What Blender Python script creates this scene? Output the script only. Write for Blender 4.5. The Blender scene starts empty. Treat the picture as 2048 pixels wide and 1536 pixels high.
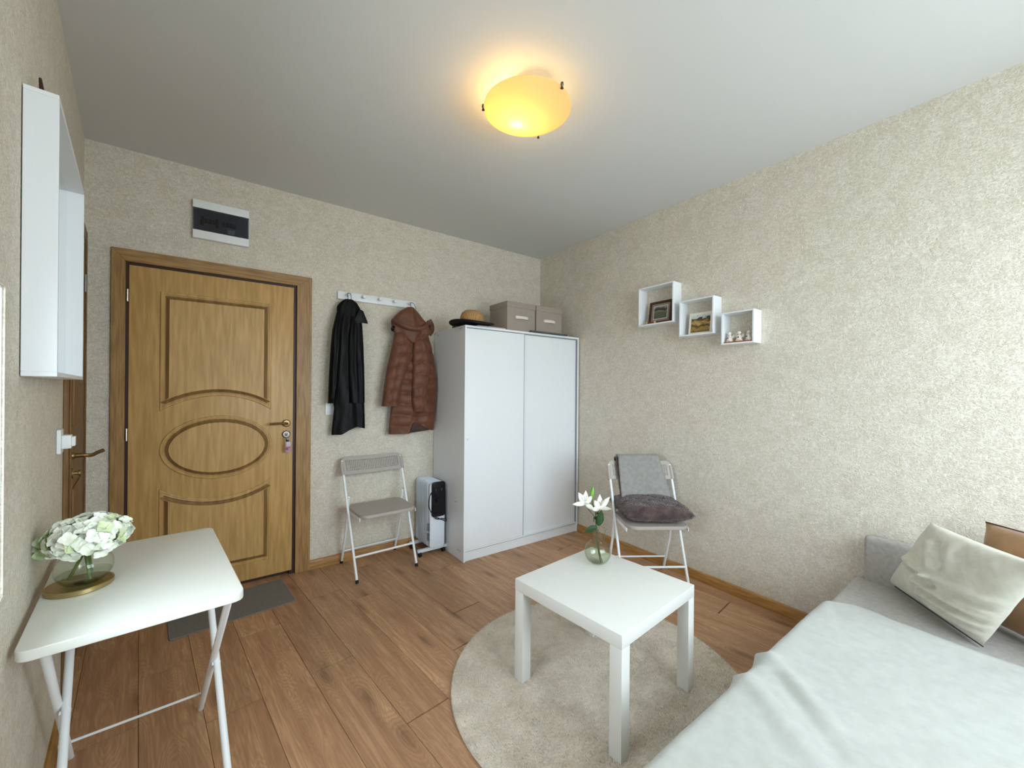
import bpy, bmesh, math, random
from mathutils import Vector, Matrix, Euler
R_ = random.Random(7)
sc = bpy.context.scene
COL = sc.collection

# ---------------------------------------------------------------- camera
F, YAW, PITCH, ROLL = 798.8262, -0.6458, 0.0006, 0.0079
cy, sy, cp, sp = math.cos(YAW), math.sin(YAW), math.cos(PITCH), math.sin(PITCH)
fw = Vector((-sy*cp, cy*cp, sp)); rr = Vector((cy, sy, 0)); uu = rr.cross(fw)
rv = rr*math.cos(ROLL) + uu*math.sin(ROLL); uv = -rr*math.sin(ROLL) + uu*math.cos(ROLL)
cam = bpy.data.cameras.new('camera'); camo = bpy.data.objects.new('camera', cam); COL.objects.link(camo)
cam.sensor_width = 36; cam.lens = F/2048*36
cam.shift_x = -4.2/2048; cam.shift_y = 10.73/2048
cam.clip_start = 0.02
M = Matrix((rv, uv, -fw)).transposed().to_4x4(); M.translation = (-2.707, -3.1536, 1.295)
camo.matrix_world = M
sc.camera = camo

# ---------------------------------------------------------------- world: overcast daylight outside
W = bpy.data.worlds.new('world'); sc.world = W; W.use_nodes = True
nt = W.node_tree; bg = nt.nodes['Background']
tc = nt.nodes.new('ShaderNodeTexCoord'); sx = nt.nodes.new('ShaderNodeSeparateXYZ')
mr = nt.nodes.new('ShaderNodeMapRange'); mr.inputs[1].default_value = -0.15; mr.inputs[2].default_value = 0.15
mix = nt.nodes.new('ShaderNodeMix'); mix.data_type = 'RGBA'
mix.inputs[6].default_value = (0.50, 0.57, 0.60, 1); mix.inputs[7].default_value = (0.76, 0.895, 1.0, 1)
nt.links.new(tc.outputs['Generated'], sx.inputs[0]); nt.links.new(sx.outputs[2], mr.inputs[0])
nt.links.new(mr.outputs[0], mix.inputs[0]); nt.links.new(mix.outputs[2], bg.inputs[0])
bg.inputs[1].default_value = 5.6

def area(name, loc, rot, sx_, sy_, power, color, portal=False):
    l = bpy.data.lights.new(name, 'AREA'); l.shape = 'RECTANGLE'; l.size = sx_; l.size_y = sy_
    l.energy = power; l.color = color
    if portal: l.cycles.is_portal = True
    o = bpy.data.objects.new(name, l); COL.objects.link(o); o.location = loc; o.rotation_euler = rot
    return o
# portals only guide sampling of the daylight that enters through the two windows
area('window_portal', (-1.185, -3.99, 1.59), (math.pi/2, 0, 0), 1.9, 1.54, 1, (1, 1, 1), True)
area('window_portal', (-3.015, -2.17, 1.172), (0, -math.pi/2, -0.1145), 0.66, .74, 1, (1, 1, 1), True)

sc.view_settings.view_transform = 'Standard'; sc.view_settings.look = 'None'
sc.view_settings.gamma = 1; sc.view_settings.use_curve_mapping = False
sc.view_settings.exposure = 1.2

# ---------------------------------------------------------------- materials
def lin(h):
    if isinstance(h, tuple): return h if len(h) == 4 else (*h, 1)
    h = h.lstrip('#'); c = [int(h[i:i+2], 16)/255 for i in (0, 2, 4)]
    return tuple((x/12.92 if x <= .04045 else ((x+.055)/1.055)**2.4) for x in c) + (1,)
MATS = {}
def mat(name, color, rough=.5, metal=0, color2=None, scale=20, stretch=(1, 1, 1), detail=4, bump=0, bscale=None,
        spec=.5, trans=0, lo=.35, hi=.65, sheen=0, coat=0, ior=1.45, alpha=1, emis=None, es=0):
    if name in MATS: return MATS[name]
    m = bpy.data.materials.new(name); m.use_nodes = True; MATS[name] = m
    t = m.node_tree; b = t.nodes['Principled BSDF']
    b.inputs['Base Color'].default_value = lin(color); b.inputs['Roughness'].default_value = rough
    b.inputs['Metallic'].default_value = metal; b.inputs['Specular IOR Level'].default_value = spec
    b.inputs['Transmission Weight'].default_value = trans; b.inputs['IOR'].default_value = ior
    b.inputs['Sheen Weight'].default_value = sheen; b.inputs['Coat Weight'].default_value = coat
    b.inputs['Alpha'].default_value = alpha
    if emis: b.inputs['Emission Color'].default_value = lin(emis); b.inputs['Emission Strength'].default_value = es
    tc = t.nodes.new('ShaderNodeTexCoord'); mp = t.nodes.new('ShaderNodeMapping'); mp.inputs['Scale'].default_value = stretch
    t.links.new(tc.outputs['Object'], mp.inputs[0])
    if color2:
        n = t.nodes.new('ShaderNodeTexNoise'); n.inputs['Scale'].default_value = scale; n.inputs['Detail'].default_value = detail
        r = t.nodes.new('ShaderNodeMapRange'); r.inputs[1].default_value = lo; r.inputs[2].default_value = hi
        x = t.nodes.new('ShaderNodeMix'); x.data_type = 'RGBA'; x.inputs[6].default_value = lin(color); x.inputs[7].default_value = lin(color2)
        t.links.new(mp.outputs[0], n.inputs['Vector']); t.links.new(n.outputs[0], r.inputs[0])
        t.links.new(r.outputs[0], x.inputs[0]); t.links.new(x.outputs[2], b.inputs['Base Color'])
    if bump:
        n2 = t.nodes.new('ShaderNodeTexNoise'); n2.inputs['Scale'].default_value = bscale or scale*2; n2.inputs['Detail'].default_value = 3
        bp = t.nodes.new('ShaderNodeBump'); bp.inputs['Strength'].default_value = bump; bp.inputs['Distance'].default_value = .003
        t.links.new(mp.outputs[0], n2.inputs['Vector']); t.links.new(n2.outputs[0], bp.inputs['Height']); t.links.new(bp.outputs[0], b.inputs['Normal'])
    return m

def wallpaper():
    m = bpy.data.materials.new('wallpaper'); m.use_nodes = True; t = m.node_tree; b = t.nodes['Principled BSDF']
    b.inputs['Roughness'].default_value = .72; b.inputs['Specular IOR Level'].default_value = .25
    g = t.nodes.new('ShaderNodeTexCoord')
    def noise(scale, st, detail=4, dist=0.0):
        mp = t.nodes.new('ShaderNodeMapping'); mp.inputs['Scale'].default_value = st
        n = t.nodes.new('ShaderNodeTexNoise'); n.inputs['Scale'].default_value = scale; n.inputs['Detail'].default_value = detail
        n.inputs['Distortion'].default_value = dist
        t.links.new(g.outputs['Object'], mp.inputs[0]); t.links.new(mp.outputs[0], n.inputs[0]); return n.outputs[0]
    def rng(s, a, c):
        r = t.nodes.new('ShaderNodeMapRange'); r.inputs[1].default_value = a; r.inputs[2].default_value = c; t.links.new(s, r.inputs[0]); return r.outputs[0]
    def mixc(f, a, c):
        x = t.nodes.new('ShaderNodeMix'); x.data_type = 'RGBA'; t.links.new(f, x.inputs[0])
        for i, v in ((6, a), (7, c)):
            if isinstance(v, str): x.inputs[i].default_value = lin(v)
            else: t.links.new(v, x.inputs[i])
        return x.outputs[2]
    big = rng(noise(13, (1, 1, 1), 6, .8), .4, .62)
    fh = rng(noise(60, (1, 1, 2.2), 5, 1.5), .42, .68)
    fv = rng(noise(75, (2.0, 2.0, .8), 4, 1.0), .5, .74)
    c = mixc(big, '#e4dccd', '#d9d0bf')
    c = mixc(fh, c, '#cbc1ae'); c = mixc(fv, c, '#f0eadd')
    t.links.new(c, b.inputs['Base Color'])
    bp = t.nodes.new('ShaderNodeBump'); bp.inputs['Strength'].default_value = .55; bp.inputs['Distance'].default_value = .003
    t.links.new(fh, bp.inputs['Height']); t.links.new(bp.outputs[0], b.inputs['Normal'])
    return m
WALL = wallpaper()

def plankmat():
    m = bpy.data.materials.new('oak_plank'); m.use_nodes = True; t = m.node_tree; b = t.nodes['Principled BSDF']
    N = t.nodes.new; L = t.links.new
    b.inputs['Roughness'].default_value = .42; b.inputs['Specular IOR Level'].default_value = .4
    tcd = N('ShaderNodeTexCoord'); oi = N('ShaderNodeObjectInfo')
    add = N('ShaderNodeVectorMath'); add.operation = 'MULTIPLY_ADD'
    L(oi.outputs['Random'], add.inputs[0]); add.inputs[1].default_value = (37, 91, 13); L(tcd.outputs['Object'], add.inputs[2])
    # knots: voronoi stretched along plank, warps the grain
    mk = N('ShaderNodeMapping'); mk.inputs['Scale'].default_value = (7.5, 1.9, 1); L(add.outputs[0], mk.inputs[0])
    vo = N('ShaderNodeTexVoronoi'); vo.voronoi_dimensions = '2D'; vo.inputs['Scale'].default_value = 1; vo.inputs['Randomness'].default_value = 1; L(mk.outputs[0], vo.inputs[0])
    kr = N('ShaderNodeMapRange'); kr.interpolation_type = 'SMOOTHSTEP'; kr.inputs[1].default_value = 0; kr.inputs[2].default_value = .42; kr.inputs[3].default_value = 1; kr.inputs[4].default_value = 0; L(vo.outputs['Distance'], kr.inputs[0])
    m1 = N('ShaderNodeMapping'); m1.inputs['Scale'].default_value = (9, .8, 1); L(add.outputs[0], m1.inputs[0])
    n1 = N('ShaderNodeTexNoise'); n1.inputs['Scale'].default_value = 1.3; n1.inputs['Detail'].default_value = 6; n1.inputs['Distortion'].default_value = 1.2; L(m1.outputs[0], n1.inputs[0])
    # ring grain
    s1 = N('ShaderNodeMath'); s1.operation = 'MULTIPLY_ADD'; L(kr.outputs[0], s1.inputs[0]); s1.inputs[1].default_value = .5; L(n1.outputs[0], s1.inputs[2])
    s2 = N('ShaderNodeMath'); s2.operation = 'MULTIPLY'; L(s1.outputs[0], s2.inputs[0]); s2.inputs[1].default_value = 70
    s3 = N('ShaderNodeMath'); s3.operation = 'SINE'; L(s2.outputs[0], s3.inputs[0])
    gr = N('ShaderNodeMapRange'); gr.inputs[1].default_value = -1; gr.inputs[2].default_value = 1; L(s3.outputs[0], gr.inputs[0])
    m2 = N('ShaderNodeMapping'); m2.inputs['Scale'].default_value = (95, 4.5, 1); L(add.outputs[0], m2.inputs[0])
    n2 = N('ShaderNodeTexNoise'); n2.inputs['Scale'].default_value = 1.4; n2.inputs['Detail'].default_value = 5; L(m2.outputs[0], n2.inputs[0])
    fr = N('ShaderNodeMapRange'); fr.inputs[1].default_value = .38; fr.inputs[2].default_value = .62; L(n2.outputs[0], fr.inputs[0])
    def mx(f, a, c, fac=1):
        x = N('ShaderNodeMix'); x.data_type = 'RGBA'
        if fac != 1:
            q = N('ShaderNodeMath'); q.operation = 'MULTIPLY'; q.inputs[1].default_value = fac; L(f, q.inputs[0]); f = q.outputs[0]
        L(f, x.inputs[0])
        for i, v in ((6, a), (7, c)):
            if isinstance(v, str): x.inputs[i].default_value = lin(v)
            else: L(v, x.inputs[i])
        return x.outputs[2]
    n1r = N('ShaderNodeMapRange'); n1r.inputs[1].default_value = .3; n1r.inputs[2].default_value = .7; L(n1.outputs[0], n1r.inputs[0])
    c = mx(n1r.outputs[0], '#d8ab82', '#aa7f60')
    c = mx(gr.outputs[0], c, '#9c7452', .42)
    c = mx(fr.outputs[0], c, '#8b6546', .36)
    k2 = N('ShaderNodeMapRange'); k2.interpolation_type = 'SMOOTHSTEP'; k2.inputs[1].default_value = .03; k2.inputs[2].default_value = .3; k2.inputs[3].default_value = 1; k2.inputs[4].default_value = 0
    wn = N('ShaderNodeMath'); wn.operation = 'MULTIPLY_ADD'; L(fr.outputs[0], wn.inputs[0]); wn.inputs[1].default_value = .12; L(vo.outputs['Distance'], wn.inputs[2]); L(wn.outputs[0], k2.inputs[0])
    # only some cells carry a knot
    rs = N('ShaderNodeSeparateColor'); L(vo.outputs['Color'], rs.inputs[0])
    gt = N('ShaderNodeMath'); gt.operation = 'GREATER_THAN'; gt.inputs[1].default_value = .55; L(rs.outputs[0], gt.inputs[0])
    km = N('ShaderNodeMath'); km.operation = 'MULTIPLY'; L(k2.outputs[0], km.inputs[0]); L(gt.outputs[0], km.inputs[1])
    c = mx(km.outputs[0], c, '#553622', .6)
    hs = N('ShaderNodeHueSaturation'); vr = N('ShaderNodeMapRange'); vr.inputs[3].default_value = .93; vr.inputs[4].default_value = 1.07; L(oi.outputs['Random'], vr.inputs[0])
    L(vr.outputs[0], hs.inputs['Value']); L(c, hs.inputs['Color']); L(hs.outputs[0], b.inputs['Base Color'])
    bp = N('ShaderNodeBump'); bp.inputs['Strength'].default_value = .15; bp.inputs['Distance'].default_value = .001
    L(fr.outputs[0], bp.inputs['Height']); L(bp.outputs[0], b.inputs['Normal'])
    return m
PLANK = plankmat()
CEIL = mat('ceiling_paint', '#d6d6d4', .8, spec=.1)
WHITE = mat('white_laminate', '#eceef0', .35)
WHITEM = mat('white_powder_coat', '#eef0f0', .35)
LACK = mat('white_lacquer', '#e6e5df', .32)
OAKV = mat('door_veneer_gold', '#cca468', .42, color2='#b68f55', scale=9, stretch=(6, 6, .5), bump=.12, bscale=60)
OAKD = mat('door_groove_stain', '#916f40', .42, color2='#7a5a30', scale=9, stretch=(6, 6, .5))
OAKF = mat('casing_oak', '#ad8856', .45, color2='#8f6b3f', scale=14, stretch=(7, 7, .5), bump=.12, bscale=60)
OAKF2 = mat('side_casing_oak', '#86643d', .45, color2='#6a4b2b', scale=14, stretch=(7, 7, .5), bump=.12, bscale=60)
OAKH = mat('casing_oak_level', '#ad8856', .45, color2='#8f6b3f', scale=14, stretch=(.5, 7, 7), bump=.12, bscale=60)
OAKB = mat('baseboard_oak', '#b88a50', .45, color2='#9a6c38', scale=10, stretch=(.8, .8, 8))
JAMB = mat('dark_jamb', '#3a2216', .5)
BRASS = mat('antique_brass', '#8a7350', .3, 1)
STEEL = mat('brushed_steel', '#b5b0a6', .3, 1)
GOLD = mat('brushed_gold', '#b9a373', .35, 1)
BLACKP = mat('black_plastic', '#0c0d10', .22)
RUBBER = mat('black_rubber', '#15151a', .7)
TAUPE = mat('taupe_plastic', '#b0a79f', .45)

def glassmat(name='clear_glass', tint=(1, 1, 1, 1), r=0.0):
    m = bpy.data.materials.new(name); m.use_nodes = True; t = m.node_tree; t.nodes.clear()
    o = t.nodes.new('ShaderNodeOutputMaterial'); tr = t.nodes.new('ShaderNodeBsdfTransparent'); gl = t.nodes.new('ShaderNodeBsdfGlossy')
    fr = t.nodes.new('ShaderNodeMath'); fr.operation = 'MULTIPLY_ADD'; fr.inputs[1].default_value = .55; fr.inputs[2].default_value = .045; mx = t.nodes.new('ShaderNodeMixShader')
    tr.inputs[0].default_value = tint; gl.inputs['Roughness'].default_value = r
    lw = t.nodes.new('ShaderNodeLayerWeight'); lw.inputs[0].default_value = .5
    mp = t.nodes.new('ShaderNodeMix'); mp.data_type = 'RGBA'; mp.inputs[6].default_value = tint
    mp.inputs[7].default_value = (tint[0]*.7, tint[1]*.74, tint[2]*.72, 1)
    pw = t.nodes.new('ShaderNodeMath'); pw.operation = 'POWER'; pw.inputs[1].default_value = 3.5
    t.links.new(lw.outputs['Facing'], pw.inputs[0]); t.links.new(pw.outputs[0], mp.inputs[0]); t.links.new(mp.outputs[2], tr.inputs[0])
    p5 = t.nodes.new('ShaderNodeMath'); p5.operation = 'POWER'; p5.inputs[1].default_value = 5; t.links.new(lw.outputs['Facing'], p5.inputs[0]); t.links.new(p5.outputs[0], fr.inputs[0])
    t.links.new(fr.outputs[0], mx.inputs[0]); t.links.new(tr.outputs[0], mx.inputs[1]); t.links.new(gl.outputs[0], mx.inputs[2]); t.links.new(mx.outputs[0], o.inputs[0])
    return m
GLASS = glassmat()
GLASSB = glassmat('vase_glass', (.97, .99, .95, 1))
SMOKE = glassmat('smoked_glass', (.55, .56, .59, 1), .02)
WATER = glassmat('vase_water', (.93, .96, .88, 1))

# ---------------------------------------------------------------- mesh helpers
def T(x=0, y=0, z=0): return Matrix.Translation((x, y, z))
def box(bm, x0, x1, y0, y1, z0, z1, m=None):
    vs = [bm.verts.new(Vector(p) if m is None else m @ Vector(p)) for p in
          ((x0, y0, z0), (x1, y0, z0), (x1, y1, z0), (x0, y1, z0), (x0, y0, z1), (x1, y0, z1), (x1, y1, z1), (x0, y1, z1))]
    for f in ((0, 3, 2, 1), (4, 5, 6, 7), (0, 1, 5, 4), (1, 2, 6, 5), (2, 3, 7, 6), (3, 0, 4, 7)): bm.faces.new([vs[i] for i in f])
    return vs
def tube(bm, pts, r, n=10, cap=True, taper=None):
    pts = [Vector(p) for p in pts]; rings = []; prev = None
    for i, p in enumerate(pts):
        if i == 0: d = pts[1]-p
        elif i == len(pts)-1: d = p-pts[i-1]
        else: d = (pts[i+1]-p).normalized() + (p-pts[i-1]).normalized()
        d.normalize()
        if prev is None:
            a = Vector((0, 0, 1)) if abs(d.z) < .9 else Vector((1, 0, 0)); s = d.cross(a).normalized()
        else: s = (prev - d*prev.dot(d)).normalized()
        prev = s; t2 = d.cross(s); rad = r if taper is None else r*taper[i]
        rings.append([bm.verts.new(p + (s*math.cos(2*math.pi*k/n) + t2*math.sin(2*math.pi*k/n))*rad) for k in range(n)])
    for a, b in zip(rings, rings[1:]):
        for k in range(n): bm.faces.new((a[k], a[(k+1) % n], b[(k+1) % n], b[k]))
    if cap: bm.faces.new(rings[0][::-1]); bm.faces.new(rings[-1])
def smoothpath(pts, n=8):
    pts = [Vector(p) for p in pts]; out = []
    P = [pts[0]*2-pts[1]] + pts + [pts[-1]*2-pts[-2]]
    for i in range(1, len(P)-2):
        for k in range(n):
            t = k/n; a, b, c, d = P[i-1:i+3]
            out.append(.5*((2*b) + (c-a)*t + (2*a-5*b+4*c-d)*t*t + (3*b-a-3*c+d)*t**3))
    out.append(pts[-1]); return out
def lathe(bm, prof, n=32, m=None, closed=False):
    rings = []
    for r, z in prof:
        rings.append([bm.verts.new((m or Matrix()) @ Vector((r*math.cos(2*math.pi*k/n), r*math.sin(2*math.pi*k/n), z))) for k in range(n)] if r > 1e-6
                     else [bm.verts.new((m or Matrix()) @ Vector((0, 0, z)))])
    for a, b in zip(rings, rings[1:]):
        for k in range(n):
            q = [a[k % len(a)], a[(k+1) % n % len(a)] if len(a) > 1 else None, b[(k+1) % n] if len(b) > 1 else b[0], b[k] if len(b) > 1 else None]
            q = [v for v in q if v is not None]
            if len(set(q)) >= 3: bm.faces.new(q)
def prism(bm, pts, a, b, axis='y', m=None):
    def mk(p, h):
        v = {'y': (p[0], h, p[1]), 'z': (p[0], p[1], h), 'x': (h, p[0], p[1])}[axis]
        return bm.verts.new(Vector(v) if m is None else m @ Vector(v))
    A = [mk(p, a) for p in pts]; B = [mk(p, b) for p in pts]; n = len(pts)
    bm.faces.new(A); bm.faces.new(B[::-1])
    for i in range(n): bm.faces.new((A[i], B[i], B[(i+1) % n], A[(i+1) % n]))
def grid(bm, nu, nv, fn, wrapu=False):
    vs = [[bm.verts.new(fn(i/nu if wrapu else i/(nu-1), j/(nv-1))) for j in range(nv)] for i in range(nu)]
    for i in range(nu if wrapu else nu-1):
        for j in range(nv-1):
            bm.faces.new((vs[i][j], vs[(i+1) % nu][j], vs[(i+1) % nu][j+1], vs[i][j+1]))
    return vs
def rrect(w, h, r, n=5, cx=0, cz=0, corners=(1, 1, 1, 1)):
    out = []
    for k, (sx_, sz) in enumerate(((1, 1), (-1, 1), (-1, -1), (1, -1))):
        if not corners[k]: out.append((cx+sx_*w/2, cz+sz*h/2)); continue
        for i in range(n+1):
            a = math.pi/2*(k + i/n); out.append((cx+sx_*(w/2-r) + r*math.cos(a), cz+sz*(h/2-r) + r*math.sin(a)))
    return out
def obj(name, bm, m, parent=None, bevel=0, smooth=35, seg=2, loc=None, rot=None, subsurf=0, solid=0, kind=None):
    bmesh.ops.recalc_face_normals(bm, faces=bm.faces)
    if bevel:
        es = [e for e in bm.edges if len(e.link_faces) == 2 and e.calc_face_angle(0) > .6]
        if es: bmesh.ops.bevel(bm, geom=es, offset=bevel, segments=seg, profile=.6, affect='EDGES', clamp_overlap=True)
    me = bpy.data.meshes.new(name); bm.to_mesh(me); bm.free()
    if smooth:
        me.polygons.foreach_set('use_smooth', [True]*len(me.polygons)); me.set_sharp_from_angle(angle=math.radians(smooth))
    for x in (m if isinstance(m, list) else [m]): me.materials.append(x)
    o = bpy.data.objects.new(name, me); COL.objects.link(o)
    if parent: o.parent = parent
    if loc: o.location = loc
    if rot: o.rotation_euler = rot
    if solid: s = o.modifiers.new('solidify', 'SOLIDIFY'); s.thickness = solid; s.offset = 0
    if subsurf: s = o.modifiers.new('subsurf', 'SUBSURF'); s.levels = subsurf; s.render_levels = subsurf
    if kind: o['kind'] = kind
    return o
def tag(o, label, cat, group=None):
    o['label'] = label; o['category'] = cat
    if group: o['group'] = group
    return o
def thing(name, label, cat, loc=(0, 0, 0), rz=0, group=None):
    o = bpy.data.objects.new(name, None); COL.objects.link(o); o.location = loc; o.rotation_euler = (0, 0, rz); o.empty_display_size = .05
    return tag(o, label, cat, group)
def struct(o): o['kind'] = 'structure'; return o
def BM(): return bmesh.new()
def bxo(name, dims, m, parent=None, bevel=0, **k):
    bm = BM(); box(bm, *dims); return obj(name, bm, m, parent, bevel, **k)
def copy_tree(o, parent=None):
    c = o.copy(); COL.objects.link(c); c.parent = parent
    for ch in [x for x in bpy.data.objects if x.parent == o]: copy_tree(ch, c)
    return c
def fbm(x, y, s=0):
    return (math.sin(x*1.7+y*2.3+s) + .6*math.sin(x*3.9-y*2.9+s*2.1+1.3) + .35*math.sin(x*7.3+y*6.1+s*.7) + .2*math.sin(x*13.1-y*11.7+s))/2.15

# ---------------------------------------------------------------- room
RA, LX, LA, H, FY = -0.0247, -3.2762, 0.115, 2.6467, -4.05
def rwx(y): return -RA*y          # right wall x at y  (y negative)
def lwx(y): return LX - LA*y
LANG = -math.atan(LA)              # left wall turned a little
# local frame of left wall: u along wall from the back corner (towards the camera), n into the room
ud = Vector((LA, -1, 0)).normalized(); nd = Vector((1, LA, 0)).normalized()
LM = Matrix((ud, nd, Vector((0, 0, 1)))).transposed().to_4x4(); LM.translation = (LX, 0, 0)   # local x=u, y=n(into room), z
def lu(y): return -y*math.sqrt(1+LA*LA)
rd = Vector((RA, -1, 0)).normalized(); rn = Vector((-1, RA*-1*-1, 0)); rn = Vector((-1, -RA, 0)).normalized()
RM = Matrix((rd, rn, Vector((0, 0, 1)))).transposed().to_4x4()   # local x = distance from the corner along right wall, y = into room
RANG = math.atan2(rd.y, rd.x)

# floor slab under the planks
bm = BM(); box(bm, -3.6, .25, -4.3, .2, -.06, -.0125); floor = struct(obj('floor', bm, mat('underlay_dark', '#2a1b10', .9), smooth=0))
# planks
PW_, PL = .1905, 1.22
pang = math.atan(.109)
joints = {1: -1.22, 3: -1.165, 4: -1.68, 7: -1.11, 0: -.75, 2: -1.88, 5: -.62, 6: -1.4, 8: -.55, 9: -1.75, 10: -1.0, 11: -.3, 12: -1.3, 13: -.8, 14: -1.5, -1: -1.1, -2: -.4, -3: -1.3, 15: -.6, 16: -1.1}
inner = [((0, 0), (0, -1)), ((0, -1.002*0), (0, 0))]
planes = [(Vector((0, .03, 0)), Vector((0, 1, 0))), (Vector((.03, 0, 0)), Vector((1, RA, 0))), (Vector((LX-.03, 0, 0)), Vector((-1, -LA, 0))), (Vector((0, FY-.03, 0)), Vector((0, -1, 0)))]
for k in range(-2, 19):
    xs = -2.935 + PW_*k
    j0 = joints.get(k, R_.uniform(-1.2, 0))
    for q in range(-4, 5):
        ytop = j0 + q*PL
        if ytop > PL+.2 or ytop < -4.2: continue
        bm = BM(); g = .0007
        box(bm, g, PW_*math.cos(pang)-g, -PL, 0, -.012, 0)
        es = [e for e in bm.edges if all(v.co.z > -.001 for v in e.verts) and abs(e.verts[0].co.x-e.verts[1].co.x) < .01]
        bmesh.ops.bevel(bm, geom=es, offset=.0008, segments=1, affect='EDGES')
        org = Vector((xs + .109*(-1-ytop)*-1*-1, ytop, 0))
        org.x = xs - .109*(ytop+1)
        mw = Matrix.Translation(org) @ Matrix.Rotation(pang, 4, 'Z')
        inv = mw.inverted()
        for po, pn in planes:
            bmesh.ops.bisect_plane(bm, geom=bm.verts[:]+bm.edges[:]+bm.faces[:], plane_co=inv @ po, plane_no=inv.to_3x3() @ pn, clear_outer=True)
            be = [e for e in bm.edges if e.is_boundary]
            if be: bmesh.ops.holes_fill(bm, edges=be)
        if len(bm.faces) < 4: bm.free(); continue
        o = obj('plank', bm, PLANK, floor, smooth=0); o.location = org; o.rotation_euler = (0, 0, pang)

def wallseg(name, rects, thick, m4, mat_=WALL):
    # rects in (u0,u1,z0,z1), slab behind the face (local y from -thick to 0)
    bm = BM()
    for u0, u1, z0, z1 in rects: box(bm, u0, u1, -thick, 0, z0, z1, m4)
    bmesh.ops.remove_doubles(bm, verts=bm.verts, dist=1e-5)
    return struct(obj(name, bm, mat_, smooth=0))
# back wall: local frame u = -x, n = -y
BMx = Matrix(((-1, 0, 0, 0), (0, -1, 0, 0), (0, 0, 1, 0), (0, 0, 0, 1)))
DX0, DX1, DZ = -3.115, -2.235, 2.012       # entrance opening
wallseg('wall_back', [(-.25, -DX1, 0, H), (-DX0, 3.5, 0, H), (-DX1, -DX0, DZ, H)], .2, BMx)
wallseg('wall_right', [(-.2, 4.3, 0, H)], .15, RM)
d2a, d2b, d2z = lu(-.13), lu(-.745), 2.05
w2a, w2b, w2z0, w2z1 = lu(-1.788), lu(-2.55), .834, 1.512
lt = .15
wallseg('wall_left', [(0, d2a, 0, H), (d2a, d2b, d2z, H), (d2b, w2a, 0, H), (w2a, w2b, 0, w2z0), (w2a, w2b, w2z1, H), (w2b, 4.35, 0, H)], lt, LM)
FM = T(0, FY, 0)
wx0, wx1, wz0, wz1 = -2.15, -.22, .80, 2.38
bm = BM()
for x0, x1, z0, z1 in ((-3.3, wx0, 0, H), (wx1, .2, 0, H), (wx0, wx1, 0, wz0), (wx0, wx1, wz1, H)): box(bm, x0, x1, FY-.2, FY, z0, z1)
struct(obj('wall_front', bm, WALL, smooth=0))
bm = BM(); box(bm, -3.6, .3, -4.3, .2, H, H+.1); struct(obj('ceiling', bm, CEIL, smooth=0))
# wallpaper corner strip where the wall kinks beside the window (visible at far left)
# dark slabs added behind the two doors to stop outside light leaking in
bm = BM(); box(bm, -3.6, -1.9, .2001, .26, -.06, 2.4); struct(obj('entrance_light_block', bm, mat('light_block_dark', '#5a5048', .9), smooth=0))
bm = BM(); box(bm, -.1, 1.1, -lt-.06, -lt-.0005, -.06, 2.4, LM); struct(obj('side_door_light_block', bm, mat('light_block_dark', '#5a5048', .9), smooth=0))
# windows
def window(name, mw, w, h, depth, panes, t=.05, s=.045):
    bm = BM()
    for a in ((0, w, 0, t), (0, w, h-t, h), (0, t, t, h-t), (w-t, w, t, h-t)): box(bm, a[0], a[1], 0, depth, a[2], a[3])
    o = struct(obj(name, bm, WHITEM, bevel=.003)); o.matrix_world = mw
    for k in range(panes):
        x0 = t + k*(w-2*t)/panes; x1 = t + (k+1)*(w-2*t)/panes
        bm = BM()
        for a in ((x0, x1, t, t+s), (x0, x1, h-t-s, h-t), (x0, x0+s, t+s, h-t-s), (x1-s, x1, t+s, h-t-s)): box(bm, a[0]+.001, a[1]-.001, .01, depth-.01, a[2], a[3])
        sa = obj('window_sash', bm, WHITEM, o, bevel=.003)
        bm = BM(); box(bm, x0+s-.005, x1-s+.005, depth/2-.003, depth/2+.003, t+s-.005, h-t-s+.005)
        obj('pane', bm, GLASS, sa, smooth=0)
    return o
window('window_1', T(wx0, FY-.14, wz0), wx1-wx0, wz1-wz0, .07, 2)
window('window_2', LM @ T(w2a, -.034, w2z0), w2b-w2a, w2z1-w2z0, .03, 1, .004, .008)
bm = BM(); box(bm, wx0-.04, wx1+.04, FY-.07, FY+.12, wz0-.03, wz0); obj('window_sill', bm, WHITE, None, bevel=.004); 
o = bpy.data.objects['window_sill']; o.parent = bpy.data.objects['window_1']; o.matrix_parent_inverse = bpy.data.objects['window_1'].matrix_world.inverted()
# bright painted reveal of the small window (white plaster)
# baseboards
def baseboard(name, m4, u0, u1, h=.064):
    bm = BM()
    prism(bm, [(0, 0), (.017, 0), (.017, h*.72), (.012, h*.93), (.006, h), (0, h)], u0, u1, axis='x', m=m4)
    return struct(obj(name, bm, OAKB, smooth=25))
baseboard('baseboard_right', RM, 0, 4.04)
baseboard('baseboard_back', BMx, 0, 2.15)
baseboard('baseboard_back_side', BMx, 3.166, 3.27)
baseboard('baseboard_left', LM, lu(-.83), 4.05)
baseboard('baseboard_front', T(0, FY, 0) @ Matrix(((1, 0, 0, 0), (0, 1, 0, 0), (0, 0, 1, 0), (0, 0, 0, 1))), -2.8, .08)

# ---------------------------------------------------------------- entrance door (door_1)
bm = BM(); cw = .086; X0, X1, ZT = -3.166, -2.150, 2.077
def casing_piece(bm, pts): prism(bm, pts, -.016, 0.0)
door = None
bm = BM(); casing_piece(bm, [(X0, 0), (DX0+.035, 0), (DX0+.035, ZT-cw+.0), (X0, ZT)])
d1 = struct(obj('door_1', BM(), JAMB)) if False else None
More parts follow.
